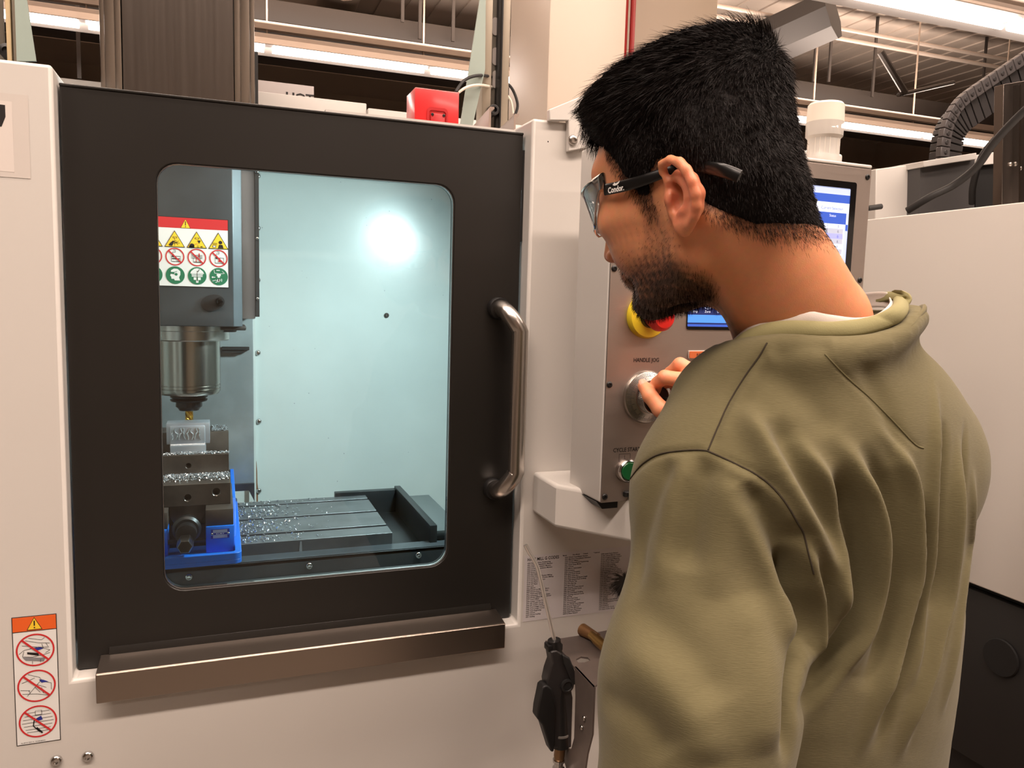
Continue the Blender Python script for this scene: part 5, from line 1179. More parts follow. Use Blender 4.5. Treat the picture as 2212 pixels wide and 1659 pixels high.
bl_ = vnoise(allV, 60, 8, 3)[:, None] * .06; col = col * (1 + bl_)
m_ = np.clip(earm * .55 + nose * .7, 0, 1)[:, None]; col[:n0] = col[:n0] * (1 - m_) + rd * m_
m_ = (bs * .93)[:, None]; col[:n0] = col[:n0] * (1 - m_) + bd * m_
wv = np.stack(warp(Vs.T), 1); lowv = np.interp(wv[:, 0], [-.14, -.105, -.075, -.045, -.022, -.010, .004, .014, .024, .034, .048, .062, .078, .088, .12], [-.066, -.068, -.062, -.034, .000, .014, .010, -.004, -.002, .016, .040, .054, .070, .078, .10])
m_ = (np.clip((wv[:, 2] - lowv + .008 + .004 * vnoise(Vs, 400, 14, 2)) / .020, 0, 1) * .93 * (1 - np.clip((np.abs(Vs[:, 1]) - .0715) / .003, 0, 1) * (ed < .042)))[:, None]; col[:n0] = col[:n0] * (1 - m_) + lin((30, 21, 18)) * m_
m_ = (brow * .9)[:, None]; col[:n0] = col[:n0] * (1 - m_) + lin((24, 17, 14)) * m_
eye = (np.linalg.norm(np.stack([Vs[:, 0] - .080, np.abs(Vs[:, 1]) - .031, Vs[:, 2] - .012], 1), axis=1) < .0132) & (Vs[:, 0] > .084) & (Vs[:, 2] < .017) & (Vs[:, 2] > .006)
col[:n0][eye] = lin((200, 196, 190)); iris = eye & (np.abs(np.abs(Vs[:, 1]) - .031) < .005); col[:n0][iris] = lin((40, 24, 16))
hk = np.arange(n0, n0 + len(Vh)); col[hk] = lin((206, 138, 102)) * (1 + bl_[hk])
for nm, (p, r_) in fing.items():     # knuckles and tips a little redder
    for q in (p[2], p[4]):
        w_ = np.clip(1 - np.linalg.norm(Vh - q, axis=1) / .014, 0, 1)[:, None] * .4; col[hk] = col[hk] * (1 - w_) + rd * w_
def set_col(o, c):
    a = o.data.color_attributes.new('Col', 'FLOAT_COLOR', 'POINT'); a.data.foreach_set('color', np.concatenate([c, np.ones((len(c), 1))], 1).astype(np.float32).ravel())

man = thing('person', 'young man in olive sweatshirt and clear safety glasses turning the jog dial', 'person', (float(CH[0]), float(CH[1]), 0))
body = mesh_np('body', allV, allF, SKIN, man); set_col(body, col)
body['label'] = 'tanned skin of the head, neck and right hand'
# thumb nail
tp, tq = fing['thumb'][0][4], fing['thumb'][0][3]; ax_ = nrm(tp - tq); vw = nrm(CAM - tp); nn_ = nrm(vw - ax_ * np.dot(vw, ax_)); nn_ = nrm(nn_ + nrm(np.cross(ax_, nn_)) * .35); sd = np.cross(nn_, ax_)
b = MB(); c0 = tp + ax_ * .0005
rows = []
for i in range(7):
    v_ = -.0072 + i * .0024; ww = .0056 * (1 - .35 * max(0, v_ / .0075) ** 3)
    rows.append([Vector(c0 + ax_ * v_ + sd * ww * k / 3 + nn_ * (.00865 - .0020 * (k / 3) ** 2 - .0008 * max(0, v_ / .007) ** 2)) for k in range(-3, 4)])
b.ring_faces(rows, closed=False); b.build('thumb_nail', mat('nail', (222, 160, 138), .3), man)

# --- hair: a soft shell over the scalp plus single strands
HX = [-.14, -.105, -.075, -.045, -.022, -.010, .004, .014, .024, .034, .048, .062, .078, .088, .12]
HZ = [-.066, -.068, -.062, -.034, .000, .014, .010, -.004, -.002, .016, .040, .054, .070, .078, .10]
def hairT(p0, p1, p2):
    f, l, u = warp([p0, np.abs(p1), p2])
    low = np.interp(f, HX, HZ)      # lower limit of the hair: temple, sideburn, around the ear, nape
    fade = np.clip((u - low) / np.where(f < -.03, .055, .030), 0, 1)
    t = .003 + .0075 * np.clip((u - low) / .05, 0, 1) + .0165 * np.clip((u - .040) / .045, 0, 1)
    t = t + .007 * np.clip((f - .055) / .035, 0, 1) * np.clip((u - .055) / .02, 0, 1)
    return np.where(u < low, -.004 - (low - u) * .25, -.004 * (1 - np.clip((u - low) / .005, 0, 1)) + t * np.sqrt(fade))
Th = hairT(G_[0] + 0 * (G_[1] + G_[2]), G_[1] + 0 * (G_[0] + G_[2]), G_[2] + 0 * (G_[0] + G_[1])).astype(f32)
Vp, Fp = surfnet(Dbody - Th, HLO, HH)
Th = None
keep = hairT(Vp[:, 0], Vp[:, 1], Vp[:, 2]) > -.0035; Fp = Fp[keep[Fp].all(1)]; us = np.unique(Fp); mp_ = np.full(len(Vp), -1); mp_[us] = np.arange(len(us)); Vp, Fp = Vp[us], mp_[Fp]
Vp = laplace(Vp, Fp, 3, .5); Np = vnormals(Vp, Fp)
whorl = np.array([-.060, -.01, .105])
def flow(P, N):
    d = P - whorl; d = d / (np.linalg.norm(d, axis=1)[:, None] + 1e-9)
    top = np.clip((P[:, 2] - .05) / .04, 0, 1)[:, None]; d = d + np.array([.9, .05, 0]) * top + np.array([0.0, 0, -.9]) * (1 - top)
    d = d - N * (d * N).sum(1)[:, None]; return d / (np.linalg.norm(d, axis=1)[:, None] + 1e-9)
fl = flow(Vp, Np); sd_ = np.cross(Np, fl)
ph = vnoise(Vp, 90, 11, 2) * 3; s_c = (Vp * sd_).sum(1)
Vp = Vp + Np * (.0011 * vnoise(Vp, 220, 12, 3) + .0010 * np.sin(s_c * 1100 + ph * 2.2))[:, None] * np.clip((Vp[:, 2] + .03) / .06, .15, 1)[:, None]
HAIRM = mat('hair_mat', (15, 10, 9), .6, bump=(420, .7, .002)); HAIRM.node_tree.nodes['Principled BSDF'].inputs['Specular IOR Level'].default_value = .12
hair = mesh_np('hair', h2w(Vp), Fp, HAIRM, man); hair['label'] = 'short thick near black hair cropped at the sides'
def strands(name, P, N, Dr, L, lift, width, m, seed, par, bend=.25):
    r_ = np.random.default_rng(seed); n = len(P); L = L[:, None]; d0 = Dr + N * lift[:, None] + r_.normal(0, .16, (n, 3)); d0 /= np.linalg.norm(d0, axis=1)[:, None]
    d1 = d0 + Dr * bend - N * .15 * lift[:, None] + r_.normal(0, .12, (n, 3)); d1 /= np.linalg.norm(d1, axis=1)[:, None]
    w = np.cross(d0, r_.normal(size=(n, 3))); w = w / np.linalg.norm(w, axis=1)[:, None] * width
    a, b_, c = P - N * .0006, P + d0 * L * .55, P + d0 * L * .55 + d1 * L * .45
    V = np.stack([a - w, a + w, b_ + w * .8, b_ - w * .8, c + w * .15, c - w * .15], 1).reshape(-1, 3); k = (np.arange(n) * 6)[:, None]
    Fq = np.concatenate([k + np.array([0, 1, 2, 3]), k + np.array([3, 2, 4, 5])]); o = mesh_np(name, h2w(V), Fq, m, par); o['kind'] = 'stuff'; return o
def scatter(V, Fq, n, seed, wfn=None):
    r_ = np.random.default_rng(seed); a = np.linalg.norm(np.cross(V[Fq[:, 2]] - V[Fq[:, 0]], V[Fq[:, 3]] - V[Fq[:, 1]]), axis=1)
    if wfn is not None: a = a * wfn(V[Fq].mean(1))
    i = r_.choice(len(Fq), n, p=a / a.sum()); u, v = r_.random((2, n, 1)); q = V[Fq[i]]
    return (q[:, 0] * (1 - u) + q[:, 1] * u) * (1 - v) + (q[:, 3] * (1 - u) + q[:, 2] * u) * v
from mathutils.kdtree import KDTree
def near_normals(P, V, N):
    t = KDTree(len(V)); [t.insert(v, i) for i, v in enumerate(V)]; t.balance(); return N[np.array([t.find(p)[1] for p in P])]
HS = mat('hair_strand', (21, 14, 12), .5); HS.node_tree.nodes['Principled BSDF'].inputs['Specular IOR Level']  .default_value = .12
Sp = scatter(Vp, Fp, 34000, 21, lambda c: np.where(c[:, 0] > .0, .8, 1.2)); Sn = near_normals(Sp, Vp, Np); Sf = flow(Sp, Sn)
thick = np.clip(hairT(Sp[:, 0], Sp[:, 1], Sp[:, 2]), 0, 1)
strands('hair_strands', Sp, Sn, Sf, (.003 + thick * .50) * np.random.default_rng(5).uniform(.6, 1.2, len(Sp)), np.clip(.20 + .011 / (thick + .02), 0, .7), .00019, HS, 22, hair)
# fringe hanging over the forehead
ff = Sp[(Sp[:, 0] > .070) & (Sp[:, 2] > .066) & (Sp[:, 2] < .12)]; r_ = np.random.default_rng(9); ff = ff[r_.choice(len(ff), min(2600, len(ff)))]; fn = near_normals(ff, Vp, Np)
strands('fringe', ff, fn, np.tile([.35, 0, -.95], (len(ff), 1)), r_.uniform(.010, .024, len(ff)), np.full(len(ff), .35), .00022, HS, 23, hair)
Ns = vnormals(Vs, Fs)
Bp = scatter(Vs, Fs, 9000, 31, lambda c: (beardmask(c) * (.25 + 1.2 * np.clip((-.02 - c[:, 2]) / .06, 0, 1))) ** 1.2 + 1e-9); Bn = near_normals(Bp, Vs, Ns)
bo = strands('beard', Bp, Bn, np.tile([.35, 0, -.9], (len(Bp), 1)), np.random.default_rng(6).uniform(.003, .0065, len(Bp)) * np.interp(Bp[:, 2], [-.11, -.04], [1.25, .6]), np.full(len(Bp), .45), .00011, HS, 32, man)
bo['label'] = 'short dark beard along the jaw'
# fine nape hairs and lashes
def noear(c): return ~((np.abs(c[:, 1]) > .0715) & (np.linalg.norm(np.stack([c[:, 0], np.abs(c[:, 1]), c[:, 2]], 1) - ear_c, axis=1) < .045))
def edgew(c):
    w = np.stack(warp(c.T), 1); g = w[:, 2] - np.interp(w[:, 0], HX, HZ); return np.exp(-(np.abs(g + .002) / .010) ** 2) * (w[:, 0] < .05) * noear(c) + 1e-9
Np2 = scatter(Vs, Fs, 7000, 33, edgew); Nn2 = near_normals(Np2, Vs, Ns)
strands('nape_fuzz', Np2, Nn2, np.tile([.25, .0, -.9], (len(Np2), 1)), np.random.default_rng(7).uniform(.003, .007, len(Np2)), np.full(len(Np2), .35), .00012, HS, 34, hair)
# --- sweatshirt
UP = np.array([0, 0, 1.])
def tup(p): return tuple(float(x) for x in p)
WL_, WR_ = CH + bl * .0, CH
SB = np.stack([bl, bf, UP], 0)      # rows: body axes
def torso(P):
    c1 = CH + UP * .02 + bf * .01; c2 = CH - UP * .16 + bf * .024 - bl * .014; c3 = CH - UP * .36 + bf * .036 - bl * .026
    d = s_ell(P, tup(c1), (.185, .118, .15), SB)
    d = smin(d, s_ell(P, tup(c2), (.190, .135, .22), SB), .06)
    d = smin(d, s_ell(P, tup(c3), (.185, .135, .24), SB), .06)
    return d
nbk = NB - bf * .01 - UP * .012
def shirt(P, o=0.0):
    d = torso(P)
    for sg, sh in ((1, SHL), (-1, SHR)):
        d = smin(d, s_cap(P, tup(NB + bl * sg * .05 - UP * .062 - bf * .005), tup(sh + UP * .012), .050, .066), .05)
    d = smin(d, s_ell(P, tup(SHL), (.076, .080, .078), SB), .04)
    d = smin(d, s_ell(P, tup(SHR), (.052, .070, .070), SB), .04)
    d = smin(d, s_ell(P, tup(NB - UP * .085 - bf * .035), (.09, .05, .06), SB), .05)
    return d
CN = aD(1745, 705, .78)
def cyl(px, py, e=0.0, far=False):       # sight line met with the upright oval the collar wraps round
    a_, b__ = .090 + e, .075 + e; r = ray(px, py); o = CAM - CN; q = np.array([r @ bl / a_, r @ bf / b__]); w = np.array([o @ bl / a_, o @ bf / b__])
    A_, B2, C2 = q @ q, 2 * q @ w, w @ w - 1; dsc = B2 * B2 - 4 * A_ * C2
    t = (-B2 + (math.sqrt(dsc) if far else -math.sqrt(dsc))) / (2 * A_) if dsc > 0 else -B2 / (2 * A_)
    p = CAM + r * t; d = p - CN; k = math.hypot(d @ bl / a_, d @ bf / b__); 
    if dsc <= 0: p = CN + bl * (d @ bl) / k + bf * (d @ bf) / k + UP * d[2]
    return p
def front(deg, z, e=0.0): return CN + bl * (.090 + e) * math.cos(R(deg)) + bf * (.075 + e) * math.sin(R(deg)) + UP * z
def loop(back, fars, fz, e):
    return [cyl(x, y, e) for x, y in back] + [front(d, z, e) for d, z in fz][::-1] + [cyl(x, y, e, True) for x, y in fars][::-1]
FZ = lambda dz: [(160, .02 + dz), (142, .024 + dz), (120, .004 + dz), (98, -.018 + dz), (72, -.036 + dz), (45, -.042 + dz), (18, -.030 + dz)]
def ring_(back, far, dz, e): return [cyl(x, y, e) for x, y in back[::-1]] + [front(d, z, e) for d, z in FZ(dz)[::-1]] + [] if False else ([cyl(x, y, e) for x, y in back] + [cyl(x, y, e, True) for x, y in far] + [front(d, z, e) for d, z in FZ(dz)[1:]])
TOPC = ring_([(1577, 748), (1612, 716), (1659, 697), (1705, 692), (1751, 693), (1806, 694), (1878, 684), (1922, 664)], [(1929, 646), (1912, 632)], .0, .0055)
BOTC = ring_([(1562, 792), (1594, 764), (1650, 742), (1725, 731), (1790, 731), (1860, 726), (1925, 706), (1958, 682)], [(1962, 662), (1950, 644)], -.018, .012)
PT = ring_([(1556, 800), (1592, 772), (1650, 749), (1728, 741), (1790, 744), (1862, 738), (1935, 715), (1970, 688)], [(1972, 664)], -.024, .016)
PB = ring_([(1553, 806), (1590, 778), (1650, 756), (1730, 748), (1790, 754), (1864, 750), (1942, 726), (1980, 696)], [(1984, 668)], -.030, .019)
TT = ring_([(1574, 744), (1612, 709), (1668, 684), (1740, 672), (1790, 679), (1848, 686), (1890, 680), (1918, 660)], [(1922, 645), (1903, 630)], .004, .0015)
TB = [p - UP * .016 for p in TT]
def armL(P): 
    m = (SHL + ELL) / 2 + bl * .006
    d = s_chain(P, [tup(SHL - UP * .01), tup(m), tup(ELL)], [.074, .083, .080], .03)
    return smin(d, s_cap(P, tup(ELL), tup(ELL + bf * .16 + bl * -.06 - UP * .16), .066, .045), .03)
def armR(P):
    return smin(s_cap(P, tup(SHR), tup(ELR), .060, .060), s_cap(P, tup(ELR), tup(WR + (ELR - WR) * .12), .058, .040), .03)
SLO = np.array([min(ELL[0], SHL[0]) - .13, CH[1] - .24, .86]); SHI = np.array([max(SHR[0], ELR[0]) + .13, max(WR[1], ELR[1]) + .10, 1.60]); h_ = .0048
G4, n4 = grid(SLO, SHI, h_)
D4 = smin(smin(shirt(G4), armL(G4), .022), armR(G4), .03)
# neck hole: everything above the plane of the collar is cut, and the inside hollowed round the neck
lp = smooth_path(PT + [PT[0]], 2)
Dc = None
for a_, b__ in zip(lp[:-1], lp[1:]):
    e_ = s_cap(G4, tup(a_ - UP * .006), tup(b__ - UP * .006), .0085); Dc = e_ if Dc is None else np.minimum(Dc, e_)
D4 = smin(D4, Dc, .045)
dx = [G4[i] - f32(CN[i]) for i in range(3)]; ub = dx[0] * f32(bl[0]) + dx[1] * f32(bl[1]); vb_ = dx[0] * f32(bf[0]) + dx[1] * f32(bf[1])
hole = (np.sqrt((ub / f32(.094)) ** 2 + (vb_ / f32(.079)) ** 2) - 1) * f32(.088)
hole = np.maximum(hole + 0 * dx[2], f32(-.055) - dx[2])
D4 = smax(D4, -hole, .004)
V4, F4 = surfnet(D4, SLO, h_); V4 = laplace(V4, F4, 3, .5)
V4, F4 = subdivide(V4, F4); V4 = laplace(V4, F4, 2, .5)
N4 = vnormals(V4, F4)
bvh = BVHTree.FromPolygons([Vector(v) for v in V4], [tuple(int(i) for i in f) for f in F4[::1]]) 
def onshirt(px, py, lift=0.0):
    r = Vector(ray(px, py)).normalized(); h = bvh.ray_cast(Vector(CAM), r)
    if h[0] is None: return None
    return np.array(h[0]) + np.array(h[1]) * lift
def trace(pts, n=6):
    P = smooth_path([(x, y, 0) for x, y in pts], n); return [q for q in (onshirt(p[0], p[1]) for p in P) if q is not None]
def bump(pts, h, w, sharp=0.0):
    """raise (h>0) or sink (h<0) the cloth along a line drawn over it, fading at both ends"""
    global V4
    Q = trace(pts)
    if len(Q) < 3: return
    Q = np.array(Q, dtype=float); ok = np.ones(len(Q), bool)
    lo_, hi_ = Q.min(0) - 3.2 * w, Q.max(0) + 3.2 * w; sel = np.where(((V4 > lo_) & (V4 < hi_)).all(1))[0]; P = V4[sel]
    best = np.full(len(P), 1e9); tt = np.zeros(len(P)); n = len(Q) - 1
    for i in range(n):
        a, b_ = Q[i], Q[i + 1]; ab = b_ - a; L = (ab @ ab) + 1e-12
        if L > .05 ** 2: continue
        t = np.clip(((P - a) @ ab) / L, 0, 1); d = np.linalg.norm(P - a - t[:, None] * ab, axis=1); m = d < best; best[m] = d[m]; tt[m] = (i + t[m]) / n
    env = np.clip(np.minimum(tt, 1 - tt) / .22, 0, 1); env = env * env * (3 - 2 * env)
    ACC[sel] += h * env * np.exp(-(best / w) ** 2)
ACC = np.zeros(len(V4))
FOLDS = [
 # back of the torso: ridges (+) and troughs (-)
 ([(1604, 870), (1633, 929), (1671, 1005), (1722, 1098), (1772, 1182), (1802, 1275), (1812, 1330)], .010, .011),
 ([(1660, 900), (1700, 965), (1750, 1050), (1785, 1120), (1800, 1200)], -.006, .012),
 ([(1700, 930), (1740, 985), (1785, 1060), (1806, 1127), (1817, 1190), (1813, 1275), (1795, 1350), (1770, 1420)], .010, .009),
 ([(1790, 1010), (1820, 1070), (1840, 1150), (1855, 1233), (1853, 1300), (1820, 1390), (1772, 1470), (1715, 1560)], -.013, .012),
 ([(1790, 925), (1848, 1005), (1882, 1077), (1895, 1148), (1893, 1233), (1882, 1300), (1858, 1370), (1810, 1450), (1740, 1560)], .013, .009),
 ([(1850, 960), (1905, 1050), (1930, 1150), (1932, 1280), (1910, 1400), (1860, 1500)], -.009, .011),
 ([(1880, 900), (1941, 980), (1967, 1056), (1975, 1148), (1973, 1240), (1958, 1300), (1928, 1422), (1893, 1530), (1850, 1659)], .009, .007),
 ([(1985, 1060), (1995, 1150), (1990, 1260), (1965, 1400), (1930, 1500), (1890, 1640)], -.007, .007),
 ([(2017, 748), (2021, 874), (2017, 980), (2013, 1100), (2008, 1220), (1990, 1320), (1975, 1430), (1960, 1500)], .005, .006),
 ([(2072, 937), (2063, 1043), (2051, 1170), (2038, 1280), (2020, 1350), (1998, 1443), (1963, 1552), (1937, 1659)], .009, .007),
 ([(2040, 900), (2038, 1000), (2030, 1130), (2022, 1230), (2005, 1330)], -.006, .007),
 ([(2100, 1000), (2095, 1130), (2080, 1250), (2060, 1400), (2030, 1560)], .004, .007),
 ([(2085, 900), (2082, 1040), (2072, 1180), (2055, 1300), (2030, 1430)], -.005, .006),
 ([(1640, 790), (1700, 830), (1760, 880), (1800, 940)], -.003, .014),
 ([(1660, 770), (1740, 745), (1800, 750)], -.0025, .010),
 ([(1850, 780), (1900, 860), (1930, 930), (1935, 1010)], -.003, .012),
 # sleeve
 ([(1535, 985), (1500, 1060), (1490, 1150), (1480, 1240)], -.006, .013),
 ([(1500, 985), (1465, 1060), (1440, 1160), (1420, 1280)], .004, .012),
 ([(1455, 985), (1415, 1060), (1385, 1170), (1370, 1300)], -.004, .012),
 ([(1565, 1010), (1570, 1090), (1560, 1180), (1530, 1300)], .004, .013),
 ([(1600, 1040), (1650, 1120), (1690, 1200), (1712, 1290)], -.010, .013),
 ([(1580, 1040), (1625, 1120), (1660, 1220), (1690, 1330), (1712, 1400)], .007, .012),
 ([(1720, 1150), (1735, 1230), (1750, 1310), (1752, 1370), (1735, 1440)], .012, .010),
 ([(1705, 1180), (1712, 1260), (1728, 1350), (1722, 1430), (1708, 1520), (1700, 1659)], -.016, .009),
 ([(1320, 1290), (1400, 1330), (1500, 1420), (1560, 1530)], -.004, .018),
 ([(1330, 1400), (1420, 1460), (1500, 1560), (1540, 1659)], .004, .018),
 ([(1600, 1280), (1640, 1400), (1655, 1520), (1650, 1640)], .005, .018),
 ([(1290, 1500), (1380, 1550), (1450, 1640)], -.003, .014),
]
for q in FOLDS: bump(q[0], q[1] * 1.45, q[2])
# seams sink a little, with a puckered welt beside them
SEAMS = {'shoulder': [(1657, 741), (1640, 770), (1610, 812), (1575, 870), (1550, 925), (1530, 972)],
 'armhole_front': [(1528, 974), (1500, 972), (1450, 976), (1415, 985), (1385, 1005), (1362, 1034)],
 'armhole_back': [(1528, 974), (1560, 988), (1595, 1005), (1630, 1023), (1659, 1043), (1685, 1070), (1705, 1098), (1722, 1128), (1735, 1150), (1744, 1185), (1758, 1240)],
 'yoke': [(1782, 765), (1830, 815), (1880, 860), (1930, 910), (1975, 958), (1995, 968)],
 'far_armhole': [(2086, 815), (2100, 850), (2110, 880), (2118, 915)]}
for nm, q in SEAMS.items():
    if nm != 'far_armhole': bump(q, -.0028 if nm != 'yoke' else -.0014, .0034 if nm != 'yoke' else .0022)
bump([(1545, 1000), (1595, 1022), (1650, 1058), (1690, 1105), (1715, 1155)], .004, .006)
bump([(1640, 800), (1585, 880), (1545, 955)], .002, .006)
ACC += .0006 * vnoise(V4, 30, 41, 2) + .0004 * vnoise(V4, 110, 42, 2)
vis = np.ones(len(V4))
V4 = V4 + N4 * ACC[:, None]; V4 = laplace(V4, F4, 2, .45)
CLOTH = bpy.data.materials.new('olive_fleece'); CLOTH.use_nodes = True; nt = CLOTH.node_tree; B_ = nt.nodes['Principled BSDF']
tcn = nt.nodes.new('ShaderNodeTexCoord'); mp = nt.nodes.new('ShaderNodeMapping'); mp.inputs['Scale'].default_value = (160, 160, 1800); nt.links.new(tcn.outputs['Object'], mp.inputs[0])
n1 = nt.nodes.new('ShaderNodeTexNoise'); n1.inputs['Scale'].default_value = 1.0; n1.inputs['Detail'].default_value = 3; nt.links.new(mp.outputs[0], n1.inputs['Vector'])
n2_ = nt.nodes.new('ShaderNodeTexNoise'); n2_.inputs['Scale'].default_value = 7; n2_.inputs['Detail'].default_value = 4; nt.links.new(tcn.outputs['Object'], n2_.inputs['Vector'])
r1 = nt.nodes.new('ShaderNodeValToRGB'); c0_, c1_ = lin((98, 92, 66)), lin((111, 104, 77)); r1.color_ramp.elements[0].color = tuple(c0_) + (1,); r1.color_ramp.elements[1].color = tuple(c1_) + (1,); r1.color_ramp.elements[0].position = .3; r1.color_ramp.elements[1].position = .7
ad = nt.nodes.new('ShaderNodeMath'); ad.operation = 'ADD'; m1 = nt.nodes.new('ShaderNodeMath'); m1.operation = 'MULTIPLY'; m1.inputs[1].default_value = .5; m2 = nt.nodes.new('ShaderNodeMath'); m2.operation = 'MULTIPLY'; m2.inputs[1].default_value = .5
nt.links.new(n1.outputs['Fac'], m1.inputs[0]); nt.links.new(n2_.outputs['Fac'], m2.inputs[0]); nt.links.new(m1.outputs[0], ad.inputs[0]); nt.links.new(m2.outputs[0], ad.inputs[1]); nt.links.new(ad.outputs[0], r1.inputs[0]); nt.links.new(r1.outputs[0], B_.inputs['Base Color'])
B_.inputs['Roughness'].default_value = .9; B_.inputs['Sheen Weight'].default_value = .12; B_.inputs['Sheen Roughness'].default_value = .5; B_.inputs['Specular IOR Level'].default_value = .1
bp_ = nt.nodes.new('ShaderNodeBump'); bp_.inputs['Strength'].default_value = .35; bp_.inputs['Distance'].default_value = .0008; nt.links.new(n1.outputs['Fac'], bp_.inputs['Height']); nt.links.new(bp_.outputs[0], B_.inputs['Normal'])
sw_ = mesh_np('sweatshirt', V4, F4, CLOTH, man); sw_['label'] = 'loose olive green sweatshirt with dark seams and long drapes'
bvh = BVHTree.FromPolygons([Vector(v) for v in V4], [tuple(int(i) for i in f) for f in F4])
THR = mat('seam_thread', (52, 44, 30), .9); THR2 = mat('seam_thread_light', (104, 98, 66), .9)
for nm, q in SEAMS.items():
    P = smooth_path([(x, y, 0) for x, y in q], 8); Q = [onshirt(p[0], p[1], .0001) for p in P]; Q = [x for x in Q if x is not None]
    if len(Q) > 3:
        b = MB(); b.tube(Q, .00085 if nm in ('shoulder', 'armhole_front', 'armhole_back') else .0007, 6); o = b.build('seam', THR if nm != 'yoke' else THR2, None); setparent(o, man); o.parent = None
        o.location = (0, 0, 0); setparent(o, sw_)
# collar rib, neck tape and white undershirt as closed bands
def band(name, top, bot, thick, m, par, label=None, ribs=0, bulge=.002):
    T = smooth_path(list(top) + [top[0]], 10)[:-1]; Bq = smooth_path(list(bot) + [bot[0]], 10)[:-1]; n = len(T); b = MB(); rings = []
    cen = np.mean(T, 0)
    for i in range(n):
        t, q = np.array(T[i]), np.array(Bq[i]); tang = nrm(np.array(T[(i + 1) % n]) - np.array(T[i - 1])); ax = nrm(q - t); out = nrm(np.cross(tang, ax)); 
        if np.dot(out, t - cen) < 0: out = -out
        w = thick * (1 + (.06 * (i % 2) if ribs else 0)); k = 12; L = np.linalg.norm(q - t); c = (t + q) / 2; ring = []
        for j in range(k):
            a = 2 * PI * j / k; ca, sa = math.cos(a), math.sin(a); sq = (abs(ca) ** .6) * (1 if ca > 0 else -1)
            ring.append(c + ax * (L / 2) * sq + out * (w * sa + bulge * (1 - sq * sq)))
        rings.append(ring)
    R_ = [[b.bm.verts.new(p) for p in r] for r in rings]
    for i in range(n):
        a, c = R_[i], R_[(i + 1) % n]
        for j in range(12): b.bm.faces.new((a[j], a[(j + 1) % 12], c[(j + 1) % 12], c[j]))
    o = b.build(name, m, None, ang=80); setparent(o, par)
    if label: o['label'] = label
    return o
CLR = mat('olive_rib', (138, 132, 92), .9, bump=(700, .3, .0006))
cb_ = band('collar', TOPC, BOTC, .0032, CLR, sw_, 'ribbed olive crew neck collar', 1)
band('neck_tape', PT, PB, .0026, CLOTH, sw_, None, 1)
TEE = mat('white_tee', (206, 196, 188), .85, bump=(900, .3, .0004))
band('undershirt_collar', TT, TB, .0016, TEE, man, 'pale grey white undershirt band above the collar')
b = MB(); Q = [cyl(1750, y, .0035 + (y - 692) * .0003) for y in (695, 703, 711, 719, 727)]; b.tube(Q, .0006, 6); o = b.build('collar_join', THR2, None); setparent(o, cb_)
# --- trousers and shoes, standing on the floor below the frame
hipc = CH - UP * .46 + bf * .02; G5, _ = grid((hipc[0] - .26, hipc[1] - .22, .04), (hipc[0] + .26, hipc[1] + .28, 1.02), .012)
zf = .09; D5 = s_ell(G5, tup(np.array([hipc[0], hipc[1], .93])), (.175, .125, .12), SB)
feet = []
for sg in (1, -1):
    hip = np.array([hipc[0], hipc[1], .88]) + bl * sg * .09; kn = np.array([hipc[0], hipc[1], .50]) + bl * sg * .105 + bf * .02; an = np.array([hipc[0], hipc[1], zf]) + bl * sg * .11 - bf * .02; feet.append(an)
    D5 = smin(D5, s_chain(G5, [tup(hip), tup(kn), tup(an)], [.095, .070, .056], .03), .04)
V5, F5 = surfnet(D5, (hipc[0] - .26, hipc[1] - .22, .04), .012); mesh_np('trousers', V5, F5, mat('dark_denim', (40, 42, 52), .85, bump=(300, .4, .001)), man)
for an in feet:
    b = MB(); pts = [an - bf * .05 - UP * .045, an + bf * .05 - UP * .045, an + bf * .13 - UP * .052, an + bf * .18 - UP * .058]
    b.tube([tup(p) for p in pts], [.044, .045, .040, .026], 16); o = b.build('shoe', mat('shoe_black', (26, 25, 26), .6), None)
    for v in o.data.vertices: v.co.z = max(v.co.z, .001)
    setparent(o, man)

# ================================================================ safety glasses
gl = thing('safety_glasses', 'clear wraparound safety glasses with black temples on the man\'s face', 'glasses', tup(h2w((.10, 0, .01))))
LENS = glassmat('lens_clear', (.985, .99, 1.0), .035, .03)
# lens: wrapped sheet around the eyes, in the head frame
def lenspt(a, v):       # a: -1 (right hinge) .. 1 (left hinge); v: 0 top .. 1 bottom
    th = a * R(78); f = -.002 + .112 * math.cos(th) ** .9 if abs(a) < .98 else .030; f = .034 + .078 * math.cos(th) ** .85; l = .0735 * math.sin(th) / math.sin(R(78))
    top = .036 - .010 * abs(a) ** 2; bot = -.008 + .030 * max(0, abs(a) - .62) / .38 + .010 * (1 - min(1, abs(a) / .3)) ; u = top * (1 - v) + bot * v + .016
    return h2w((f - .006 * v * (1 - abs(a)) , l, u))
b = MB(); n_a, n_v = 40, 10; outer = [[lenspt(-1 + 2 * i / n_a, j / n_v) for j in range(n_v + 1)] for i in range(n_a + 1)]
b.ring_faces([[Vector(p) for p in r] for r in outer], closed=False)
o = b.build('lens', LENS, gl, ang=80); sl_ = o.modifiers.new('s', 'SOLIDIFY'); sl_.thickness = .002
EDGE = glassmat('lens_edge', (.80, .82, .84), .35, .12)
for vv in (0, 1):
    b = MB(); b.tube([lenspt(-1 + 2 * i / n_a, vv) for i in range(n_a + 1)], .0011, 6); b.build('lens_rim', EDGE, gl)
for s_ in (-1, 1):
    b = MB(); b.tube([lenspt(s_, v / 8) for v in range(9)], .0010, 6); b.build('lens_rim', EDGE, gl)
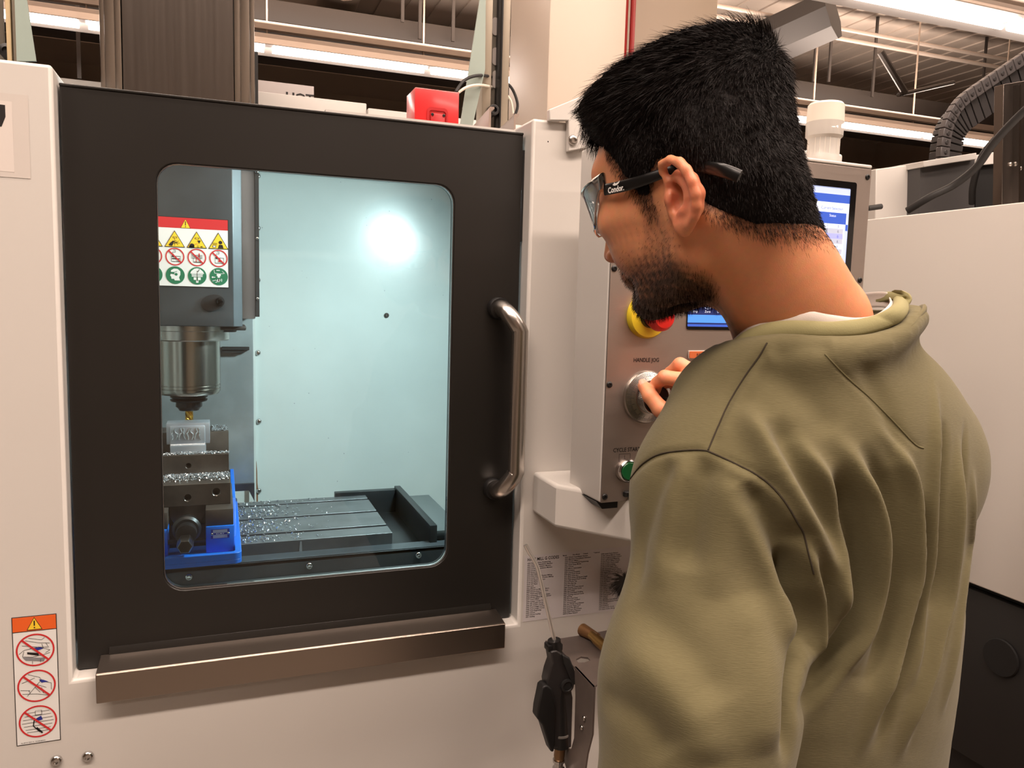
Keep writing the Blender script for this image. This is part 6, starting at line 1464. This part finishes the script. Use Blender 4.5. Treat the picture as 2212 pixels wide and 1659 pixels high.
# temples: traced along the visible side, mirrored for the other
TM = [(1306, 410), (1345, 402), (1395, 387), (1435, 373), (1470, 362), (1520, 362), (1560, 368), (1598, 381)]
tl = [hl(px, py, l_) for (px, py), l_ in zip(TM, (.0745, .0775, .0790, .0770, .0745, .0775, .0800, .0790))]
tw = [.0052, .0054, .0052, .0046, .0046, .0052, .0056, .0050]
for s_ in (1, -1):
    P = smooth_path([(p[0], p[1] * s_, p[2]) for p in tl], 5); Wd = np.interp(np.linspace(0, 1, len(P)), np.linspace(0, 1, len(tw)), tw); b = MB(); rings = []
    for i, p in enumerate(P):
        t = nrm(P[min(i + 1, len(P) - 1)] - P[max(i - 1, 0)]); upv = nrm(np.cross(np.cross(t, [0, 0, 1.]), t)); out = np.array([0, s_, 0.]); w = Wd[i]
        rings.append([Vector(h2w(p + upv * w * math.cos(a) * (1 if abs(math.cos(a)) > .3 else 1) + out * .0017 * math.sin(a))) for a in [2 * PI * k / 14 for k in range(14)]])
    b.ring_faces(rings); tpl = b.build('temple', mat('temple_black', (10, 10, 11), .3), gl)
    if s_ == 1:
        p0, p1 = hl(1312, 409, .0795), hl(1362, 398, .0812); U_ = nrm(HB @ (p1 - p0)); N_ = nrm(HB @ np.array([.05, 1, 0.])); V_ = np.cross(N_, U_)
        d = Decal(h2w(p0 + np.array([0, .0004, 0])), U_, V_, .0002); d.text('Condor.', .0010, -.0040, .0074, WHITE, .03, sx=1.0, width=.0185)
        d.up(); d.poly([(.0065, .0028), (.0085, .0016), (.0115, .0018), (.0138, .0032), (.0152, .0056), (.0130, .0042), (.0108, .0036), (.0092, .0038), (.0088, .0050), (.0080, .0036)], WHITE)
        d.build('lettering', tpl)
for s_ in (1, -1):
    a0 = hl(1306, 410, .0745); b = MB(); q0 = np.array([a0[0] + .001, a0[1] * s_, a0[2]]); q1 = (np.array(w2h(lenspt(s_, .1)))); q2 = np.array(w2h(lenspt(s_ * .9, .05)))
    b.tube([h2w(q0), h2w(q1), h2w(q2)], [.0042, .0044, .0030], 10); b.build('hinge_block', EDGE, gl)
